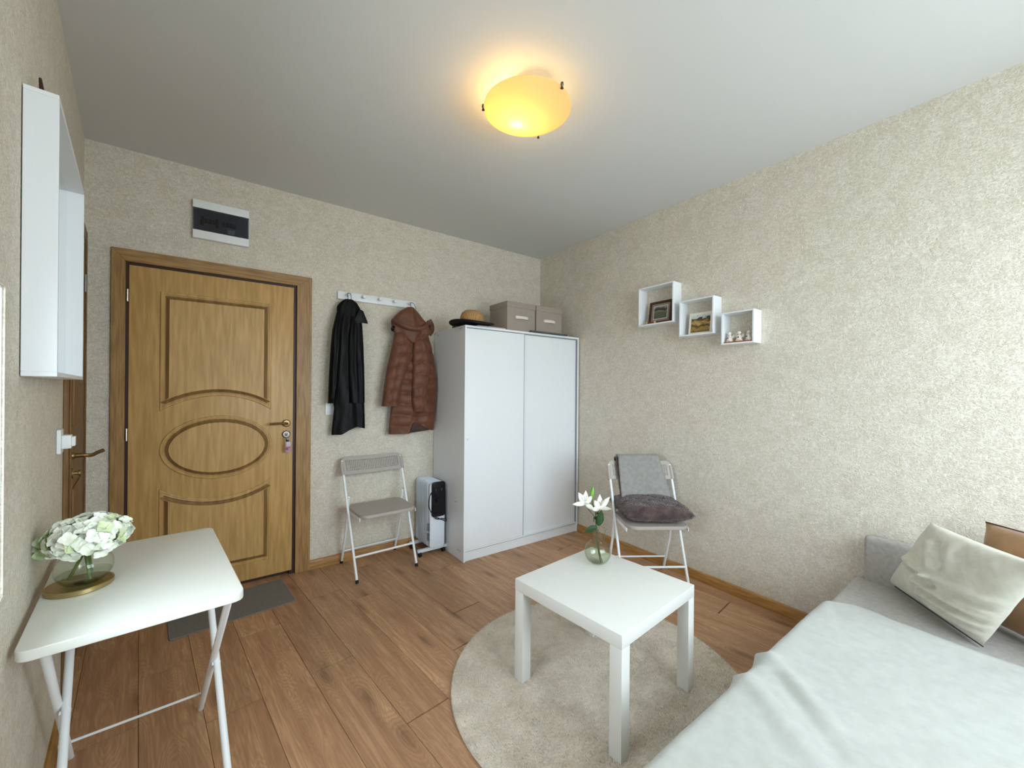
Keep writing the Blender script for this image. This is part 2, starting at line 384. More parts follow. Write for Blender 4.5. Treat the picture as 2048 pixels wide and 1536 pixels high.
# leaf first (root of door_1 is the jamb)
bm = BM()
for a in ((DX0-.0, DX0+.042, 0, DZ), (DX1-.042, DX1, 0, DZ), (DX0+.042, DX1-.042, DZ-.042, DZ)): box(bm, a[0], a[1], .0005, .19, a[2], a[3])
box(bm, DX0+.042, DX1-.042, .03, .10, 0, .018)
d1 = struct(obj('door_1', bm, JAMB, smooth=0))
iw = DX0+.036; ie = DX1-.018+.006
CX0, CX1 = -3.108, -2.243      # inner edge of casing
CZ = 2.008
for pts, mt in ((([(X0, 0), (CX0, 0), (CX0, CZ), (X0, ZT)]), OAKF), (([(CX1, 0), (X1, 0), (X1, ZT), (CX1, CZ)]), OAKF), (([(X0, ZT), (CX0, CZ), (CX1, CZ), (X1, ZT)]), OAKH)):
    bm = BM(); prism(bm, pts, -.018, -.0002); obj('casing', bm, mt, d1, bevel=.0015, seg=1)
LXa, LXb, LZa, LZb = -3.094, -2.262, .028, 1.992
bm = BM(); box(bm, LXa, LXb, -.004, .036, LZa, LZb); leaf = obj('door_leaf', bm, OAKV, d1, bevel=.002)
def arc(x0, x1, z0, zm, n=20):
    w = (x1-x0)/2; s = zm-z0; Rr = (w*w+s*s)/(2*s); cx = (x0+x1)/2; cz = zm-Rr; out = []
    for i in range(n+1):
        x = x0+(x1-x0)*i/n; out.append((x, cz+math.copysign(math.sqrt(Rr*Rr-(x-cx)**2), s)))
    return out
def offset_poly(pts, d):
    n = len(pts); out = []
    for i in range(n):
        p0, p1, p2 = Vector(pts[i-1]), Vector(pts[i]), Vector(pts[(i+1) % n])
        a = (p1-p0).normalized(); b = (p2-p1).normalized(); na = Vector((-a.y, a.x)); nb = Vector((-b.y, b.x))
        m_ = (na+nb); m_ /= max(.25, m_.dot(na)); out.append(tuple(p1 + m_*d))
    return out
def moulding(pts, prof, y0, name, parent, m, minner=None):
    # pts counter-clockwise in (x,z): inward normal is left
    rings = []; bm = BM()
    for d, h in prof:
        rings.append([bm.verts.new((p[0], y0-h, p[1])) for p in offset_poly(pts, d)])
    for a, b in zip(rings, rings[1:]):
        for i in range(len(pts)): bm.faces.new((a[i], a[(i+1) % len(pts)], b[(i+1) % len(pts)], b[i]))
    o = obj(name, bm, m, parent, smooth=25)
    inner_pts = offset_poly(pts, prof[-1][0]); bm = BM(); bm.faces.new([bm.verts.new((p[0], y0-prof[-1][1], p[1])) for p in inner_pts])
    r = bmesh.ops.extrude_face_region(bm, geom=bm.faces[:]); 
    for v in r['geom']:
        if isinstance(v, bmesh.types.BMVert): v.co.y = y0-.0005
    obj('raised_panel', bm, minner or m, parent, smooth=25)
PROF1 = [(0, -.001), (.002, .006), (.006, .008), (.012, .008), (.014, .004)]
PROF2 = [(.014, .004), (.020, .0055), (.022, .002)]
PROF3 = [(.022, .002), (.026, .0015), (.041, .011), (.043, .0125)]
tp = [(-2.394, 1.147), (-2.394, 1.860), (-2.960, 1.860), (-2.960, 1.147)] + arc(-2.960, -2.394, 1.147, 1.24)[1:-1]
bp_ = [(-2.960, .690), (-2.960, .137), (-2.389, .137), (-2.389, .690)] + arc(-2.960, -2.389, .690, .598)[::-1][1:-1]
el = [(-2.673+.287*math.cos(a), .917+.199*math.sin(a)) for a in [2*math.pi*i/64 for i in range(64)]]
for pts in (tp, bp_, el):
    moulding_pts = pts
    for prof, mt, nm in ((PROF1, OAKV, 'outer_moulding'), (PROF2, OAKV, 'bead_moulding'), (PROF3, OAKD, 'panel_bevel')):
        rings = []; bm = BM()
        for d, h in prof: rings.append([bm.verts.new((p[0], -.004-h, p[1])) for p in offset_poly(pts, d)])
        for a, b in zip(rings, rings[1:]):
            for i in range(len(pts)): bm.faces.new((a[i], a[(i+1) % len(pts)], b[(i+1) % len(pts)], b[i]))
        obj(nm, bm, mt, leaf, smooth=25)
    bm = BM(); prism(bm, offset_poly(pts, .043), -.0165, -.0042); obj('raised_panel', bm, OAKV, leaf, smooth=25)
for z in (1.815, 1.02, .22):
    bm = BM(); tube(bm, [(LXa-.006, -.012, z-.035), (LXa-.006, -.012, z+.035)], .006, 10); obj('hinge', bm, STEEL, leaf)
bm = BM(); lathe(bm, [(0, -.004), (.025, -.004), (.025, .003), (.02, .007), (0, .008)], 24, T(-2.302, -.008, 1.051) @ Matrix.Rotation(math.pi/2, 4, 'X'))
tube(bm, smoothpath([(-2.302, -.012, 1.051), (-2.302, -.045, 1.051), (-2.312, -.056, 1.052), (-2.345, -.058, 1.054), (-2.405, -.052, 1.052)], 5), .008, 10, taper=None)
obj('door_handle', bm, BRASS, leaf)
bm = BM(); lathe(bm, [(0, -.004), (.026, -.004), (.026, .004), (.019, .009), (.012, .009), (.009, .014), (0, .014)], 24, T(-2.302, -.008, .975) @ Matrix.Rotation(math.pi/2, 4, 'X'))
obj('lock_rose', bm, STEEL, leaf)
# keys hanging in the lock
k = thing('key_bunch', 'key in the entrance door lock with a clear tag hanging from it', 'keys', (-2.302, -.025, .975))
bm = BM(); box(bm, -.0012, .0012, -.028, .004, -.006, .006); lathe(bm, [(0, -.001), (.011, -.001), (.011, .001), (0, .001)], 16, T(0, -.03, 0) @ Matrix.Rotation(math.pi/2, 4, 'Y')); obj('key', bm, STEEL, k)
bm = BM(); tube(bm, [(math.cos(a)*.012, -.03, -.014+math.sin(a)*.012) for a in [i*math.pi/8 for i in range(17)]], .001, 6, cap=False)
obj('key_ring', bm, STEEL, k)
bm = BM(); prism(bm, rrect(.018, .022, .004, cz=-.034, cx=.001), -.036, -.026); obj('key_head', bm, BLACKP, k, bevel=.001)
bm = BM(); prism(bm, rrect(.034, .07, .006, cz=-.083, cx=.006), -.032, -.028); tg = obj('key_tag', bm, mat('clear_tag', '#b9a3b0', .15, alpha=.75), k, bevel=.0008)
bm = BM(); prism(bm, rrect(.017, .019, .005, cz=-.094, cx=-.001), -.0326, -.0321); prism(bm, rrect(.01, .012, .004, cz=-.085, cx=.014), -.0326, -.0321); obj('tag_print', bm, mat('magenta_print', '#a33a63', .4), tg)

# ---------------------------------------------------------------- side door (door_2) in left wall
bm = BM()
for a in ((d2a-.0, d2a+.02, 0, d2z), (d2b-.02, d2b, 0, d2z), (d2a+.02, d2b-.02, d2z-.02, d2z)): box(bm, a[0], a[1], -lt, .0005, a[2], a[3], LM)
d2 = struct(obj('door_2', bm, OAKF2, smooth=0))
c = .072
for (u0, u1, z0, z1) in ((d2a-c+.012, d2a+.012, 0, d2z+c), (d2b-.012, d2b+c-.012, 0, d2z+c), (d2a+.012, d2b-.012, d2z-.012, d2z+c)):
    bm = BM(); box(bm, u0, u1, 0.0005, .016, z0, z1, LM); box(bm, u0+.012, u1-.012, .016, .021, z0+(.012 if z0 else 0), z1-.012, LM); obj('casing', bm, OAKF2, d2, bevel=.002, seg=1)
# closed leaf, hinged at the far side
lw_ = d2b-d2a-.046
HM = LM @ T(d2a+.023, .012, 0)
bm = BM(); box(bm, .004, lw_, -.04, 0, .012, d2z-.03); lf = obj('door_leaf', bm, OAKF2, d2, bevel=.002); lf.matrix_world = HM
for z0, z1 in ((.15, .85), (1.12, 1.9)):
    bm = BM(); box(bm, .09, lw_-.09, 0, .006, z0, z1); obj('raised_panel', bm, OAKF2, lf, bevel=.004)
bm = BM(); prism(bm, rrect(.036, .235, .012, cx=lw_-.042, cz=.965), 0, .004); lp = obj('lock_plate', bm, BRASS, lf, bevel=.001)
bm = BM(); prism(bm, rrect(.008, .02, .003, cx=lw_-.042, cz=.915), .0041, .0046); obj('keyhole', bm, JAMB, lp)
bm = BM(); lathe(bm, [(0, 0), (.016, 0), (.015, .006), (.010, .012), (.009, .03), (0, .03)], 20, T(lw_-.042, .004, 1.0) @ Matrix.Rotation(-math.pi/2, 4, 'X'))
tube(bm, smoothpath([(lw_-.042, .02, 1.0), (lw_-.044, .046, .998), (lw_-.056, .062, .996), (lw_-.078, .078, 1.003), (lw_-.095, .094, 1.009)], 5), .008, 10)
obj('door_handle', bm, BRASS, lf)
bm = BM(); lathe(bm, [(0, 0), (.022, 0), (.022, .005), (.008, .008), (.008, .018), (.013, .02), (.013, .026), (0, .028)], 20, T(lw_-.042, .004, .925) @ Matrix.Rotation(-math.pi/2, 4, 'X')); obj('thumb_turn', bm, GOLD, lf)
for z in (1.83, .25):
    bm = BM(); tube(bm, [(0, .006, z-.045), (0, .006, z+.045)], .007, 10); obj('hinge', bm, STEEL, lf)

# ---------------------------------------------------------------- fuse box over the door
t = thing('fuse_box', 'white fuse box with a smoked flap above the entrance door', 'fuse box', (-2.67, 0, 2.327))
w, h = .143, .117
bm = BM(); box(bm, -w, w, -.012, -.0005, -h, h); hs = obj('housing', bm, WHITEM, t, bevel=.003)
bm = BM(); box(bm, -w, w, -.034, -.012, h-.05, h); obj('upper_band', bm, WHITEM, t, bevel=.003)
bm = BM(); box(bm, -w, w, -.034, -.012, -h, -h+.05); obj('lower_band', bm, WHITEM, t, bevel=.003)
bm = BM(); box(bm, -w+.004, w-.004, -.0135, -.012, -h+.051, h-.051); obj('breaker_tray', bm, mat('tray_grey', '#8a8c92', .5), t)
for i in range(9):
    x = -.105+.019*i + (.012 if i > 4 else 0)
    bm = BM(); hh = .03 if i in (0, 4) else .014
    box(bm, x, x+.015, -.024, -.0135, -hh, hh*.8); obj('breaker', bm, mat('breaker_black', '#101416', .4), t, bevel=.001)
bm = BM(); box(bm, .03, .068, -.0262, -.0255, -.058, -.03); obj('flap_reflection', bm, mat('reflection_pale', '#d8e6ee', .6), t)  # pale patch painted in as the window's reflection in the flap
bm = BM(); box(bm, -w+.001, w-.001, -.0335, -.0315, -h+.049, h-.049); obj('smoked_flap', bm, SMOKE, t)

# ---------------------------------------------------------------- mirror on left wall
mw = LM @ T((lu(-1.641)+lu(-.936))/2, 0, 1.679)
t = thing('mirror', 'square wall mirror in a deep white frame on the left wall', 'mirror'); t.matrix_world = mw
hw = (lu(-1.641)-lu(-.936))/2; hh = .36; D = .062
for a in ((-hw, hw, hh-.012, hh), (-hw, hw, -hh, -hh+.012), (-hw, -hw+.012, -hh+.012, hh-.012), (hw-.012, hw, -hh+.012, hh-.012)):
    bm = BM(); box(bm, a[0], a[1], .002, D, a[2], a[3]); obj('frame_board', bm, WHITE, t, bevel=.001, seg=1)
bm = BM(); box(bm, -hw+.012, hw-.012, .003, .018, -hh+.012, hh-.012); obj('mirror_glass', bm, mat('mirror_silver', '#e8eeee', .02, 1), t, smooth=0)
bm = BM(); tube(bm, [(.268, .028, hh), (.258, .022, hh+.04), (.250, .018, hh+.078)], .0065, 8, taper=[1, .8, .45]); obj('hanging_strap', bm, mat('brown_leather', '#3c2014', .6), t)

# ---------------------------------------------------------------- socket with plug on left wall, switch on the back wall
mw = LM @ T(lu(-.955), 0, 1.09)
t = thing('wall_switch', 'white switch plate with a boxy knob on the left wall beside the side door', 'switch'); t.matrix_world = mw
bm = BM(); prism(bm, rrect(.082, .09, .006), .001, .012); obj('plate', bm, WHITEM, t, bevel=.002)
bm = BM(); prism(bm, rrect(.05, .05, .004, cx=-.005, cz=-.003), .012, .036); box(bm, -.02, .012, .036, .046, -.02, .016); obj('rocker', bm, WHITEM, t, bevel=.003)
t = thing('light_switch', 'white double light switch half hidden behind the black coat', 'switch', (-2.012, 0, 1.142))
bm = BM(); prism(bm, rrect(.083, .083, .005), -.010, -.001); obj('plate', bm, WHITEM, t, bevel=.002)
for s in (-1, 1):
    bm = BM(); box(bm, s*.0155-.0145, s*.0155+.0145, -.014, -.010, -.03, .03); obj('rocker', bm, WHITEM, t, bevel=.001)

# ---------------------------------------------------------------- coat rack
t = thing('coat_rack', 'white peg board with five knobs on the back wall', 'coat rack', (-1.676, 0, 1.985))
bm = BM(); box(bm, -.302, .302, -.02, -.001, -.03, .028); obj('backboard', bm, WHITE, t, bevel=.003)
KX = [-1.912, -1.796, -1.674, -1.555, -1.426]
for x in KX:
    bm = BM(); lathe(bm, [(0, 0), (.007, 0), (.006, .018), (.012, .024), (.0135, .032), (.011, .038), (0, .04)], 18, T(x+1.676, -.02, .004) @ Matrix.Rotation(math.pi/2, 4, 'X')); obj('peg', bm, WHITE, t)

# ---------------------------------------------------------------- coats
def interp(rows, z):
    for a, b in zip(rows, rows[1:]):
        if b[2] <= z <= a[2]:
            f = (a[2]-z)/(a[2]-b[2]+1e-9); return tuple(a[i]+(b[i]-a[i])*f for i in range(2))
    return rows[0][:2] if z > rows[0][2] else rows[-1][:2]
def garment(name, rows, y0, depth, m, parent, fold=.012, nf=7, seed=0, hem=None, seams=None, nz=90, nu=56, collapse=.02):
    zt, zb = rows[0][2], rows[-1][2]; bm = BM()
    def fn(u, v):
        a = 2*math.pi*u; z = zt+(zb-zt)*v
        if hem: zl = hem(u, v, z); z = zl
        L, Rr = interp(rows, zt+(zb-zt)*v); cx = (L+Rr)/2; hw = (Rr-L)/2
        ca, sa = math.cos(a), math.sin(a)
        x = cx + hw*ca
        e = math.copysign(abs(sa)**.7, sa)
        d = depth*(.55+.45*min(1, v*4+.2))
        y = y0 - (d*.5 if sa > 0 else d*.5)*e
        if sa > 0:
            ff = math.sin(ca*nf+seed+v*1.6)*.6 + math.sin(ca*nf*1.9+seed*2-v*2.5)*.4
            y -= fold*ff*min(1, .25+v*1.4)*sa
            y -= fold*.35*fbm(ca*4, z*9, seed)*sa
            if seams:
                ph = ((z+seams[1]+.006*math.sin(ca*5+seed))/seams[0]) % 1.0
                y -= seams[2]*(abs(math.sin(math.pi*ph))**.45-.75)*min(1, sa*2)
        return Vector((x, y, z))
    vs = grid(bm, nu, nz, fn, wrapu=True)
    for row in (0, nz-1):
        bm.faces.new([vs[i][row] for i in range(nu)][::(1 if row else -1)])
    return obj(name, bm, m, parent, smooth=60)
LEATHER = mat('black_leather', '#030304', .5, spec=.22, bump=.2, bscale=50)
BROWN = mat('brown_quilt', '#6e432e', .5, sheen=.1, color2='#5f3826', scale=12, bump=.35, bscale=45, spec=.35)
BROWNL = mat('brown_lining', '#54321f', .6, bump=.3, bscale=40)
bb = [(-1.945, -1.885, 1.945), (-1.965, -1.86, 1.93), (-1.985, -1.845, 1.907), (-1.996, -1.833, 1.887), (-1.997, -1.829, 1.846), (-2.004, -1.825, 1.805), (-2.014, -1.818, 1.765), (-2.024, -1.814, 1.683), (-2.029, -1.808, 1.602), (-2.030, -1.806, 1.521), (-2.030, -1.801, 1.44), (-2.028, -1.801, 1.359), (-2.022, -1.8, 1.278), (-2.018, -1.8, 1.196), (-2.010, -1.798, 1.156), (-2.017, -1.795, 1.074), (-2.025, -1.794, 0.993), (-2.026, -1.793, 0.96)]
def shift(rows, d): return [(a+d, b+d, z) for a, b, z in rows]
cx = -1.912
t = thing('black_coat', 'long black leather coat hanging from the left end of the peg board', 'coat', (cx, -.03, 1.99))
def loc_rows(rows, ox, oz): return [(a-ox, b-ox, z-oz) for a, b, z in rows]
def hemB(u, v, z):
    if v < .93: return z
    k = (v-.93)/.07; xx = math.cos(2*math.pi*u)
    up = (.055*max(0, min(1, (xx+.5)*1.2)) if xx < .3 else .055-.03*(xx-.3))
    return z + k*up
garment('coat_body', loc_rows(bb, cx, 1.99), -.045, .085, LEATHER, t, fold=.010, nf=5, seed=1.2, hem=hemB)
ls = [(-2.005, -1.955, 1.835), (-2.032, -1.969, 1.71), (-2.041, -1.972, 1.592), (-2.047, -1.979, 1.474), (-2.052, -1.985, 1.356), (-2.055, -2.005, 1.238), (-2.056, -2.01, 1.188)]
rs = [(-1.909, -1.839, 1.815), (-1.927, -1.826, 1.682), (-1.93, -1.818, 1.52), (-1.925, -1.812, 1.359), (-1.919, -1.81, 1.238), (-1.918, -1.809, 1.189)]
garment('sleeve', loc_rows(ls, cx, 1.99), -.07, .07, LEATHER, t, fold=.007, nf=4, seed=.4)
garment('sleeve', loc_rows(rs, cx, 1.99), -.088, .06, LEATHER, t, fold=.008, nf=5, seed=2.2)
bm = BM(); prism(bm, [(.055, -.115), (.082, -.125), (.092, -.165), (.118, -.215), (.075, -.212), (.035, -.225), (.02, -.2), (.04, -.15)], -.112, -.092)
bmesh.ops.triangulate(bm, faces=bm.faces); obj('collar', bm, LEATHER, t, bevel=.003)
bm = BM(); tube(bm, smoothpath([(-.012, -.06, -.05), (-.01, -.045, 0), (0, -.035, .006), (.01, -.045, 0), (.012, -.06, -.05)], 4), .002, 6); obj('hanger_loop', bm, LEATHER, t)

cx = -1.426
t = thing('brown_puffer_coat', 'brown quilted puffer coat with hood hanging from the right end of the peg board', 'coat', (cx, -.03, 1.985))
BZ = 1.985
brb = [(-1.53, -1.34, 1.80), (-1.566, -1.299, 1.753), (-1.577, -1.279, 1.708), (-1.583, -1.257, 1.637), (-1.586, -1.238, 1.548), (-1.582, -1.222, 1.459), (-1.578, -1.21, 1.37), (-1.580, -1.209, 1.28), (-1.590, -1.215, 1.19), (-1.599, -1.219, 1.101), (-1.607, -1.228, 1.012), (-1.612, -1.237, 0.94)]
def hemR(u, v, z):
    if v < .8: return z
    k = (v-.8)/.2; xx = math.cos(2*math.pi*u)
    up = 0 if xx < -.15 else .075*max(0, 1-abs(xx-.05)/.75) + .015
    return z + k*up
garment('coat_body', loc_rows(brb, cx, BZ), -.05, .10, BROWN, t, fold=.014, nf=6, seed=2.4, hem=hemR, seams=(.088, .02, .020))
brl = [(-1.575, -1.47, 1.74), (-1.605, -1.44, 1.626), (-1.622, -1.453, 1.539), (-1.643, -1.488, 1.451), (-1.655, -1.515, 1.365), (-1.667, -1.537, 1.279), (-1.68, -1.559, 1.16)]
brr = [(-1.44, -1.345, 1.70), (-1.448, -1.316, 1.591), (-1.447, -1.307, 1.503), (-1.448, -1.312, 1.414), (-1.45, -1.323, 1.325), (-1.452, -1.332, 1.21), (-1.439, -1.341, 1.116)]
garment('sleeve', loc_rows(brl, cx, BZ), -.09, .085, BROWN, t, fold=.005, nf=4, seed=3, seams=(.094, .05, .015))
garment('sleeve', loc_rows(brr, cx, BZ), -.115, .075, BROWN, t, fold=.005, nf=4, seed=5, seams=(.094, .01, .015))
hood = [(-1.488, -1.43, 1.94), (-1.546, -1.39, 1.901), (-1.585, -1.352, 1.858), (-1.611, -1.304, 1.819), (-1.607, -1.286, 1.781), (-1.593, -1.293, 1.737), (-1.544, -1.35, 1.692), (-1.472, -1.421, 1.658)]
garment('hood', loc_rows(hood, cx-.0, BZ), -.085, .10, BROWN, t, fold=.016, nf=5, seed=1, nz=60)
# rim of the hood opening
bm = BM(); tube(bm, smoothpath([(-.185, -.11, -.165), (-.15, -.155, -.19), (-.09, -.172, -.215), (-.02, -.175, -.222), (.05, -.165, -.205), (.10, -.14, -.16), (.135, -.10, -.14)], 6), .016, 10); obj('hood_rim', bm, BROWN, t)
bm = BM(); tube(bm, smoothpath([(.12, -.10, -.13), (.14, -.105, -.17), (.145, -.10, -.21), (.125, -.09, -.245)], 6), .022, 10, taper=None); obj('collar', bm, BROWNL, t)
bm = BM(); tube(bm, smoothpath([(-.17, -.1, -.215), (-.185, -.115, -.225), (-.18, -.1, -.24)], 5), .012, 8); obj('cord_stop', bm, BLACKP, t)
bm = BM(); tube(bm, smoothpath([(-.022, -.075, -.05), (-.014, -.045, 0), (0, -.035, .006), (.014, -.045, 0), (.022, -.075, -.05)], 4), .002, 6); obj('hanger_loop', bm, BLACKP, t)
bm = BM(); tube(bm, smoothpath([(0, -.12, -.30), (-.012, -.125, -.34), (-.01, -.12, -.5)], 4), .003, 6); obj('zip', bm, BROWNL, t)

# ---------------------------------------------------------------- ceiling lamp
LC = (-1.59, -1.753)
t = thing('ceiling_lamp', 'round frosted glass ceiling lamp with warm light and small metal clips', 'lamp', (*LC, H))
bm = BM(); lathe(bm, [(0, -.001), (.06, -.001), (.06, -.04), (.055, -.048), (0, -.048)], 32); obj('lamp_base', bm, WHITEM, t)
FG = bpy.data.materials.new('frosted_glass'); FG.use_nodes = True; q = FG.node_tree; q.nodes.clear()
o_ = q.nodes.new('ShaderNodeOutputMaterial'); tl = q.nodes.new('ShaderNodeBsdfTranslucent'); tl.inputs[0].default_value = (.95, .82, .50, 1)
df = q.nodes.new('ShaderNodeBsdfDiffuse'); df.inputs[0].default_value = (.9, .84, .66, 1); gz = q.nodes.new('ShaderNodeBsdfGlossy'); gz.inputs['Roughness'].default_value = .2
m1 = q.nodes.new('ShaderNodeMixShader'); m1.inputs[0].default_value = .25; m2 = q.nodes.new('ShaderNodeMixShader'); m2.inputs[0].default_value = .04
q.links.new(tl.outputs[0], m1.inputs[1]); q.links.new(df.outputs[0], m1.inputs[2]); q.links.new(m1.outputs[0], m2.inputs[1]); q.links.new(gz.outputs[0], m2.inputs[2]); q.links.new(m2.outputs[0], o_.inputs[0])
bm = BM(); Rd, dp = .195, .042
prof = [(Rd*s, -.125+dp*(s**2.2)*1.0 - .012) for s in [i/20 for i in range(21)]]
prof = [(r, z) for r, z in prof]
lathe(bm, prof + [(Rd-.001, prof[-1][1]+.004)] + [(r, z+.004) for r, z in prof[::-1][1:]], 64); dish = obj('glass_dish', bm, FG, t, smooth=60)
for ang in (math.radians(145), math.radians(-82), math.radians(35)):
    ca, sa = math.cos(ang), math.sin(ang); bm = BM()
    tube(bm, [(.175*ca, .175*sa, -.088), (.196*ca, .196*sa, -.084)], .0025, 6)
    lathe(bm, [(0, .012), (.006, .01), (.007, 0), (.003, -.006), (.007, -.014), (0, -.018)], 12, T(.197*ca, .197*sa, -.09)); obj('clip', bm, mat('clip_metal', '#6a625a', .3, 1), t)
# bulb direction: towards bright spot
BL = Vector((-.008, .062, -.100))
bm = BM(); bmesh.ops.create_uvsphere(bm, u_segments=16, v_segments=10, radius=.024, matrix=T(*BL))
obj('bulb', bm, mat('bulb_glow', '#fff0d0', .3, emis='#ffd28a', es=25), t)
bm = BM(); tube(bm, [(.02, .0, -.045), tuple(BL*1.0 + Vector((.012, -.022, .018)))], .013, 12); obj('bulb_socket', bm, WHITEM, t)
l = bpy.data.lights.new('bulb_light', 'POINT'); l.energy = 8.0; l.color = (1, .60, .22); l.shadow_soft_size = .026
lo = bpy.data.objects.new('bulb_light', l); COL.objects.link(lo); lo.parent = t; lo.location = BL + Vector((0, 0, -.0))

# ---------------------------------------------------------------- wardrobe
t = thing('wardrobe', 'tall white wardrobe with two sliding doors in the back corner', 'wardrobe', (-1.2085, -.554, 0), -.0211)
Wd, Dp, Hh, s = 1.184, .545, 1.776, .016
bxo('side_panel', (0, s, 0, Dp, 0, Hh-s), WHITE, t, .0008, seg=1); bxo('side_panel', (Wd-s, Wd, 0, Dp, 0, Hh-s), WHITE, t, .0008, seg=1)
bxo('top_panel', (0, Wd, 0, Dp, Hh-s, Hh), WHITE, t, .0008, seg=1)
bxo('bottom_panel', (s, Wd-s, .02, Dp-.01, .075, .09), WHITE, t); bxo('back_panel', (s, Wd-s, Dp-.008, Dp-.002, .09, Hh-s), WHITE, t, smooth=0)
bxo('plinth', (s, Wd-s, .012, .028, .001, .075), WHITE, t); bxo('lower_track', (s, Wd-s, .003, .02, .075, .088), WHITE, t, .002)
bxo('sliding_door', (s+.001, .558, .006, .020, .089, Hh-s-.006), WHITE, t, .001, seg=1)
bxo('sliding_door', (.540, Wd-s-.001, .024, .038, .089, Hh-s-.006), WHITE, t, .001, seg=1)
GAPSHADE = mat('gap_shade_grey', '#8d9299', .6)  # grey strips standing in for the shadow lines around the sliding doors
bxo('door_shadow_line', (.5575, .5605, .0045, .0235, .089, Hh-s-.006), GAPSHADE, t); bxo('upper_shadow_line', (s+.001, Wd-s-.001, .0125, .02, Hh-s-.0065, Hh-s-.0005), GAPSHADE, t)
bxo('lower_shadow_line', (s+.001, Wd-s-.001, .0015, .0035, .0745, .0765), GAPSHADE, t); bxo('edge_shadow_line', (Wd-s-.003, Wd-s-.0005, .004, .02, .089, Hh-s-.006), GAPSHADE, t)
for x, y in ((.033, .006), (Wd-.045, .024)):
    bm = BM(); lathe(bm, [(0, 0), (.009, 0), (.009, .006), (.006, .009), (0, .01)], 16, T(x, y, .92) @ Matrix.Rotation(math.pi/2, 4, 'X')); obj('knob', bm, WHITEM, t)
for y, z in ((.13, .428), (.085, .07), (.055, .07), (.08, 1.755), (.06, 1.758), (.47, 1.745)):
    bm = BM(); lathe(bm, [(0, 0), (.0045, 0), (.0045, .0012), (0, .0012)], 10, T(0, y, z) @ Matrix.Rotation(-math.pi/2, 4, 'Y')); obj('screw_cap', bm, mat('screw_dark', '#55585e', .5), t)

# storage boxes, hat on the wardrobe
FAB = mat('grey_linen', '#a3978c', .9, color2='#968a7f', scale=160, bump=.3, bscale=260)
WEBB = mat('cream_webbing', '#e2d8c8', .8)
def sbox(x, y, rz, label):
    t = thing('storage_box', label, 'box', (x, y, 1.7765), rz, 'fabric storage boxes on the wardrobe')
    b = .147
    bm = BM(); box(bm, -b+.003, b-.003, 0, .26, .001, .205); obj('box_body', bm, FAB, t, bevel=.004)
    bm = BM(); box(bm, -b, b, -.004, .264, .190, .238)
    obj('lid', bm, FAB, t, bevel=.005)
    bm = BM(); prism(bm, [(p[0], p[1]) for p in [(-.065, .1), (.065, .1), (.065, .128), (-.065, .128)]], -.006, -.001)
    hn = BM(); grid(hn, 14, 2, lambda u, v: Vector((-.066+.132*u, -.004-.016*math.sin(math.pi*u), .098+.026*v)))
    bm.free(); obj('handle', hn, WEBB, t, solid=.003)
    return t
sbox(-.672, -.548, -.0211, 'left grey fabric storage box with cream handle, next to the straw hat')
sbox(-.372, -.556, -.0211, 'right grey fabric storage box with cream handle, nearest the wall corner')
bm = BM(); prism(bm, rrect(.36, .14, .03), 0, .008, axis='z', m=T(-.44, -.45, 1.7775)); o = None; bm.free()
bm = BM(); prism(bm, rrect(.42, .03, .008), -.0, .012, axis='z', m=T(-.39, -.575, 1.7772)); tag(obj('folded_cloth', bm, mat('dark_grey_cloth', '#4d5054', .9), bevel=.003), 'dark grey folded cloth edge in front of the right storage box', 'cloth')
bm = BM(); prism(bm, rrect(.30, .05, .012), 0, .014, axis='z', m=T(-.93, -.50, 1.7772)); tag(obj('paper_pad', bm, mat('pale_mauve_cloth', '#c9bfc0', .9), bevel=.003), 'pale flat folded paper lying under the hat brim', 'paper')
t = thing('straw_hat', 'straw hat with a black brim lying on the wardrobe', 'hat', (-1.105, -.475, 1.7775), .2)
STRAW = bpy.data.materials.new('woven_straw'); STRAW.use_nodes = True; q = STRAW.node_tree; b = q.nodes['Principled BSDF']; b.inputs['Roughness'].default_value = .8
tcq = q.nodes.new('ShaderNodeTexCoord'); vq = q.nodes.new('ShaderNodeTexVoronoi'); vq.inputs['Scale'].default_value = 95; vq.distance = 'CHEBYCHEV'; vq.inputs['Randomness'].default_value = .25
rq = q.nodes.new('ShaderNodeValToRGB'); rq.color_ramp.elements[0].position = .12; rq.color_ramp.elements[0].color = lin('#6f4a24'); rq.color_ramp.elements[1].position = .4; rq.color_ramp.elements[1].color = lin('#b58e5c')
q.links.new(tcq.outputs['Object'], vq.inputs[0]); q.links.new(vq.outputs['Distance'], rq.inputs[0]); q.links.new(rq.outputs[0], b.inputs['Base Color'])
bm = BM(); lathe(bm, [(.094, .036), (.093, .05), (.088, .085), (.078, .108), (.055, .125), (.03, .13), (0, .126)], 36); obj('crown', bm, STRAW, t)
def brimf(u, v):
    a = 2*math.pi*u; r = .004+.163*v; z = .030 + .008*v*math.cos(2*a) - .004*v
    return Vector((r*math.cos(a)*1.08, r*math.sin(a), z+.0))
bm = BM(); grid(bm, 48, 6, brimf, wrapu=True); obj('brim', bm, mat('black_felt', '#0e0b0c', .85), t, solid=.007)
bm = BM(); box(bm, -.022, .022, -.03, .03, 0, .012); o = obj('small_clip', bm, mat('dark_plastic', '#4b4546', .5), None, bevel=.003); o.location = (-1.178, -.36, 1.7775); tag(o, 'small dark clip lying left of the hat on the wardrobe', 'clip')

